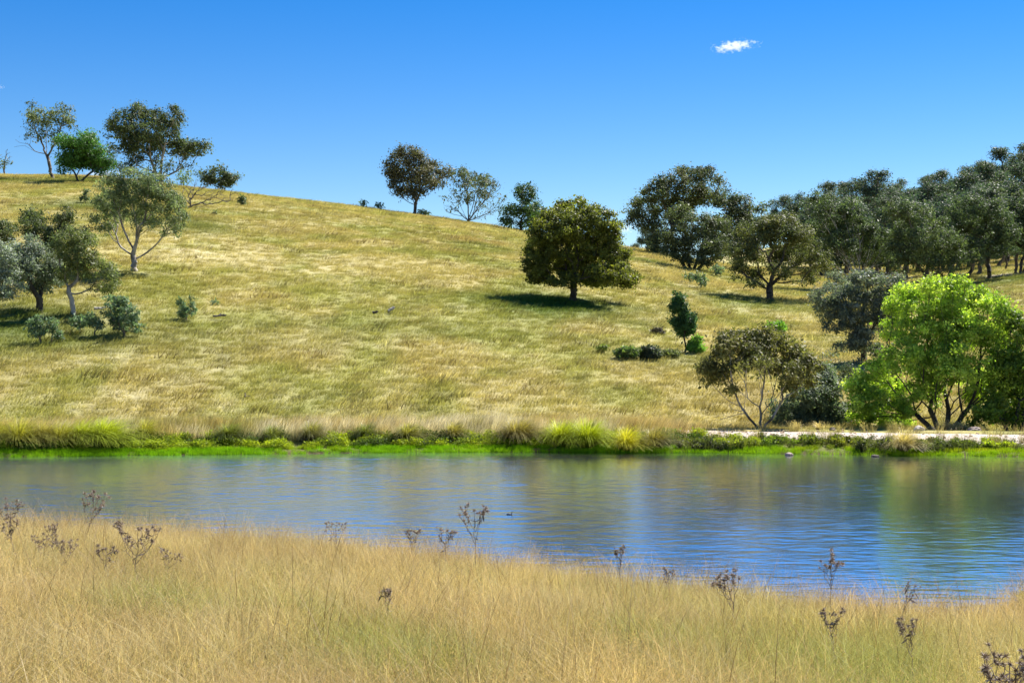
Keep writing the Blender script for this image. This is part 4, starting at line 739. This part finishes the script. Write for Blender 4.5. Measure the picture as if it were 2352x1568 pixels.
def thistle(dx, top, bot, wpx, Yd, label, seed, nb=7, hs_=1.):
    X0, Y0 = atY(dx, Yd); u = Y0/F*K; zg = float(H(X0, Y0)); ztop = CAMZ+(HY-top*K)/F*Y0; h = max(.45, ztop-zg); wm = wpx*u/2
    zb = max(.05, (CAMZ+(HY-bot*K)/F*Y0)-zg); zb = min(zb, h*.6)
    rng = np.random.default_rng(seed); e = empty('thistle', (X0, Y0, zg-.03), label, 'thistle', 'dry thistles on the near bank')
    A, B, ra, rb, tips = [], [], [], [], []
    def limb(p, q, r0, r1, n=6, j=.012):
        p = np.array(p, float); q = np.array(q, float); bow = np.array([0, 0, -.12*np.linalg.norm((q-p)[:2])]); pr = p
        for k in range(1, n+1):
            s = k/n; c = p*(1-s)+q*s+bow*4*s*(1-s)+(rng.normal(0, j, 3) if k < n else 0); A.append(pr); B.append(c); ra.append(r0+(r1-r0)*(k-1)/n); rb.append(r0+(r1-r0)*k/n); pr = c
        return q
    R0 = .0052*hs_; lim = [0, 0, zb]; limb([0, 0, 0], [wm*.05, 0, h*.93], R0, R0*.45, 10); tips.append(np.array([wm*.05, 0, h*.93]))
    for i in range(nb):
        z0 = zb+(h-zb)*.75*(i/nb)*rng.uniform(.8, 1.1)-.03; a_ = rng.random()*6.28; sgn = 1 if i % 2 else -1
        tgt = np.array([sgn*wm*rng.uniform(.45, 1.), rng.normal(0, wm*.5), min(h, z0+(h-z0)*rng.uniform(.5, 1.))])
        p0 = np.array([wm*.05*z0/h, 0, z0]); limb(p0, tgt, R0*.6, R0*.35); tips.append(tgt)
        for k in range(rng.integers(1, 4)):
            s = rng.uniform(.4, .85); m0 = p0*(1-s)+tgt*s+np.array([0, 0, -.12*np.linalg.norm((tgt-p0)[:2])*4*s*(1-s)]); t2 = m0+np.array([rng.normal(0, wm*.22), rng.normal(0, wm*.2), rng.uniform(.05, .16)*h*.7]); limb(m0, t2, R0*.4, R0*.28, 3, .004); tips.append(t2)
    e.rotation_euler = (rng.normal(0, .1), rng.normal(.03, .13), rng.normal(0, .4)); v, f = tubes(A, B, ra, rb, 5); link('stem', nmesh('stem', v, f, smooth=True), M_this, e)
    pick = rng.integers(0, len(A), 22); LP = (np.array(A)[pick]+np.array(B)[pick])/2; LP = LP[LP[:, 2] > zb*.6]
    q = leaves(LP, .055*hs_, rng, (.13, .10, .08), .5, .3, .22); link('withered_leaves', nmesh('withered_leaves', *q), M_head, e)
    for i, p_ in enumerate(tips):
        o_ = link('seed_head', hm[i % 3], None, e); o_.location = p_; s = hs_*rng.uniform(.8, 1.35); o_.scale = (s, s, s); o_.rotation_euler = (rng.normal(0, .4), rng.normal(0, .4), rng.random()*6)
for a_ in [(15, 1140, 1200, 50, 25, 'dry thistle at the left edge of the near bank, against the water', 1, 6, 1.4), (190, 1120, 1200, 56, 27, 'tall bleached thistle standing against the water at far left', 2, 8, 1.7),
           (305, 1195, 1290, 100, 17, 'broad branching dark thistle in the left meadow', 3, 10, 1.25), (250, 1245, 1300, 60, 17.5, 'smaller dark thistle just left of the broad one', 4, 7, 1.1), (85, 1215, 1270, 70, 20, 'scruffy dark thistle in the left meadow below the edge one', 5, 7, 1.1),
           (375, 1255, 1300, 50, 18, 'small dark thistle sprig right of the broad one', 6, 5, 1.0), (1095, 1155, 1240, 66, 23.5, 'tallest thistle rising before the water left of the swimming bird', 7, 8, 1.6), (1015, 1205, 1240, 44, 24, 'short thistle left of the tallest one at the water', 8, 6, 1.3),
           (935, 1205, 1240, 40, 25, 'faint reddish thistle further left along the near shore', 9, 6, 1.2), (1425, 1243, 1285, 26, 22.5, 'thin small thistle against the water right of the bird', 10, 4, 1.2), (1530, 1300, 1340, 36, 21, 'low brown thistle in the grass right of the thin one', 11, 5, 1.0),
           (1705, 1300, 1390, 64, 17, 'upright dark thistle with silvery heads in the right meadow', 12, 9, 1.2), (1905, 1268, 1310, 54, 20, 'bushy thistle against the water in the right half', 13, 7, 1.4), (885, 1338, 1370, 46, 14, 'three pronged thistle sprig in the middle of the meadow', 14, 4, 1.0),
           (1920, 1390, 1430, 56, 14, 'low spreading thistle in the right meadow', 15, 6, 1.0), (2105, 1408, 1440, 48, 13.5, 'small spiky thistle right of the low spreading one', 16, 5, 1.0), (2300, 1490, 1590, 130, 8.6, 'large close dark thistle with star shaped heads in the bottom right corner', 17, 10, 1.25),
           (2045, 1325, 1350, 30, 19, 'tiny reddish thistle in the grass below the water, right side', 18, 4, 1.0), (50, 1180, 1235, 44, 21, 'branching thistle beside the one at the left edge', 20, 6, 1.2), (150, 1230, 1280, 60, 18.5, 'loose dark thistle between the scruffy one and the smaller dark one', 21, 7, 1.0), (120, 1195, 1240, 36, 23, 'small thistle near the shore left of the bleached one', 22, 5, 1.2),
           (770, 1195, 1230, 50, 26, 'brownish thistle clump on the near shore left of centre', 19, 6, 1.1)]: thistle(*a_)
# ---------------------------------------------------------------- the swimming bird
def bird():
    X0, Y0 = atY(1172, 40.); e = empty('water_bird', (X0, Y0, 0), 'small dark long necked water bird swimming on the open pond', 'bird')
    m_, t = mat('dark_plumage'); p = N(t, 'ShaderNodeBsdfPrincipled'); p.inputs['Base Color'].default_value = (.012, .011, .012, 1); p.inputs['Roughness'].default_value = .5; n = N(t, 'ShaderNodeTexNoise'); n.inputs['Scale'].default_value = 40
    b_ = N(t, 'ShaderNodeBump'); b_.inputs['Distance'].default_value = .004; o = N(t, 'ShaderNodeOutputMaterial'); t.links.new(n.outputs[0], b_.inputs['Height']); t.links.new(b_.outputs[0], p.inputs['Normal']); t.links.new(p.outputs[0], o.inputs['Surface'])
    chain = [((-.17, 0, .03), .012), ((-.14, 0, .028), .03), ((-.08, 0, .02), .05), ((-.01, 0, .008), .052), ((.045, 0, .012), .038), ((.068, 0, .045), .02), ((.072, 0, .09), .016), ((.074, 0, .125), .017), ((.088, 0, .140), .021), ((.105, 0, .138), .014)]
    v, f = [], []; k = 12
    for i, (c, r_) in enumerate(chain):
        c = np.array(c); nx = np.array(chain[min(i+1, len(chain)-1)][0])-np.array(chain[max(i-1, 0)][0]); nx = nx/np.linalg.norm(nx); s = np.array([0, 1, 0]); up = np.cross(s, nx)*-1
        for j in range(k): a_ = j/k*6.2832; v.append(c+s*math.cos(a_)*r_*1.1+up*math.sin(a_)*r_)
    for i in range(len(chain)-1):
        for j in range(k): f.append([i*k+j, i*k+(j+1) % k, (i+1)*k+(j+1) % k, (i+1)*k+j])
    me = nmesh('body', v, f, smooth=True); ob = link('body', me, m_, e); s = ob.modifiers.new('smooth', 'SUBSURF'); s.levels = 1; s.render_levels = 2
    vb, fb = tubes([(.108, 0, .138)], [(.145, 0, .130)], [.008], [.002], 6); link('beak', nmesh('beak', vb, fb, smooth=True), M_bark, e)
    e.scale = (.62, .62, .66); e.location.z = -.008
bird()
# a faint V of ripples behind the bird is part of the water surface bump
# ---------------------------------------------------------------- clouds
def cloud(dx, dy, wpx, hpx, D, label, seed, dens=.05):
    X_ = (dx*K-512)/F*D; Z_ = CAMZ+(HY-dy*K)/F*D; u = D/F*K; import bmesh
    bm = bmesh.new(); bmesh.ops.create_icosphere(bm, subdivisions=3, radius=1)
    for v in bm.verts: v.co.x *= wpx*u*.62; v.co.y *= wpx*u*.3; v.co.z = v.co.z*hpx*u*.75+v.co.x*.14
    me = bpy.data.meshes.new('cloud'); bm.to_mesh(me); bm.free()
    m_, t = mat('cloud_vapour'); L = t.links.new; tc = N(t, 'ShaderNodeTexCoord'); n = N(t, 'ShaderNodeTexNoise'); n.inputs['Scale'].default_value = 9./(wpx*u); n.inputs['Detail'].default_value = 6; n.inputs['Roughness'].default_value = .6
    mp = N(t, 'ShaderNodeMapping'); mp.inputs['Rotation'].default_value = (0, math.atan(.14), 0); mp.inputs['Location'].default_value = (seed*700, 0, 0); mp.inputs['Scale'].default_value = (1, 1, 1.6); L(tc.outputs['Object'], mp.inputs[0])
    sx = N(t, 'ShaderNodeMapping'); sx.vector_type = 'POINT'; sx.inputs['Rotation'].default_value = (0, math.atan(.14), 0); L(tc.outputs['Object'], sx.inputs[0])
    sc1 = N(t, 'ShaderNodeVectorMath', operation='MULTIPLY'); sc1.inputs[1].default_value = (1/(wpx*u*.56), 1/(wpx*u*.26), 1/(hpx*u*.50)); L(sx.outputs[0], sc1.inputs[0])
    ln = N(t, 'ShaderNodeVectorMath', operation='LENGTH'); L(sc1.outputs[0], ln.inputs[0])
    ad = N(t, 'ShaderNodeMath', operation='MULTIPLY_ADD'); ad.inputs[1].default_value = 3.2; ad.inputs[2].default_value = -1.15; L(n.outputs[0], ad.inputs[0])
    sb = N(t, 'ShaderNodeMath', operation='SUBTRACT'); L(ad.outputs[0], sb.inputs[0]); L(ln.outputs['Value'], sb.inputs[1])
    r = N(t, 'ShaderNodeMapRange'); r.inputs[1].default_value = -.15; r.inputs[2].default_value = .55; r.inputs[3].default_value = 0; r.inputs[4].default_value = dens
    L(sb.outputs[0], r.inputs[0]); L(mp.outputs[0], n.inputs['Vector'])
    pv = N(t, 'ShaderNodeVolumePrincipled'); pv.inputs['Color'].default_value = (1, 1, 1, 1); pv.inputs['Anisotropy'].default_value = .3; o = N(t, 'ShaderNodeOutputMaterial')
    L(r.outputs[0], pv.inputs['Density']); L(pv.outputs[0], o.inputs['Volume'])
    return tag(link('cloud', me, m_, None, (X_, D, Z_)), label, 'cloud')
cloud(1685, 106, 116, 34, 2500, 'small white wispy cloud alone high in the blue sky', 1, .09)
cloud(0, 200, 26, 14, 2500, 'tiny faint cloud scrap at the left edge of the sky', 2, .05)
cloud(1436, 524, 60, 36, 2600, 'white cloud low in the gap right of the round tree', 3, .05)
cloud(225, 405, 150, 40, 2600, 'white cloud low behind the left ridge trees', 4, .05)
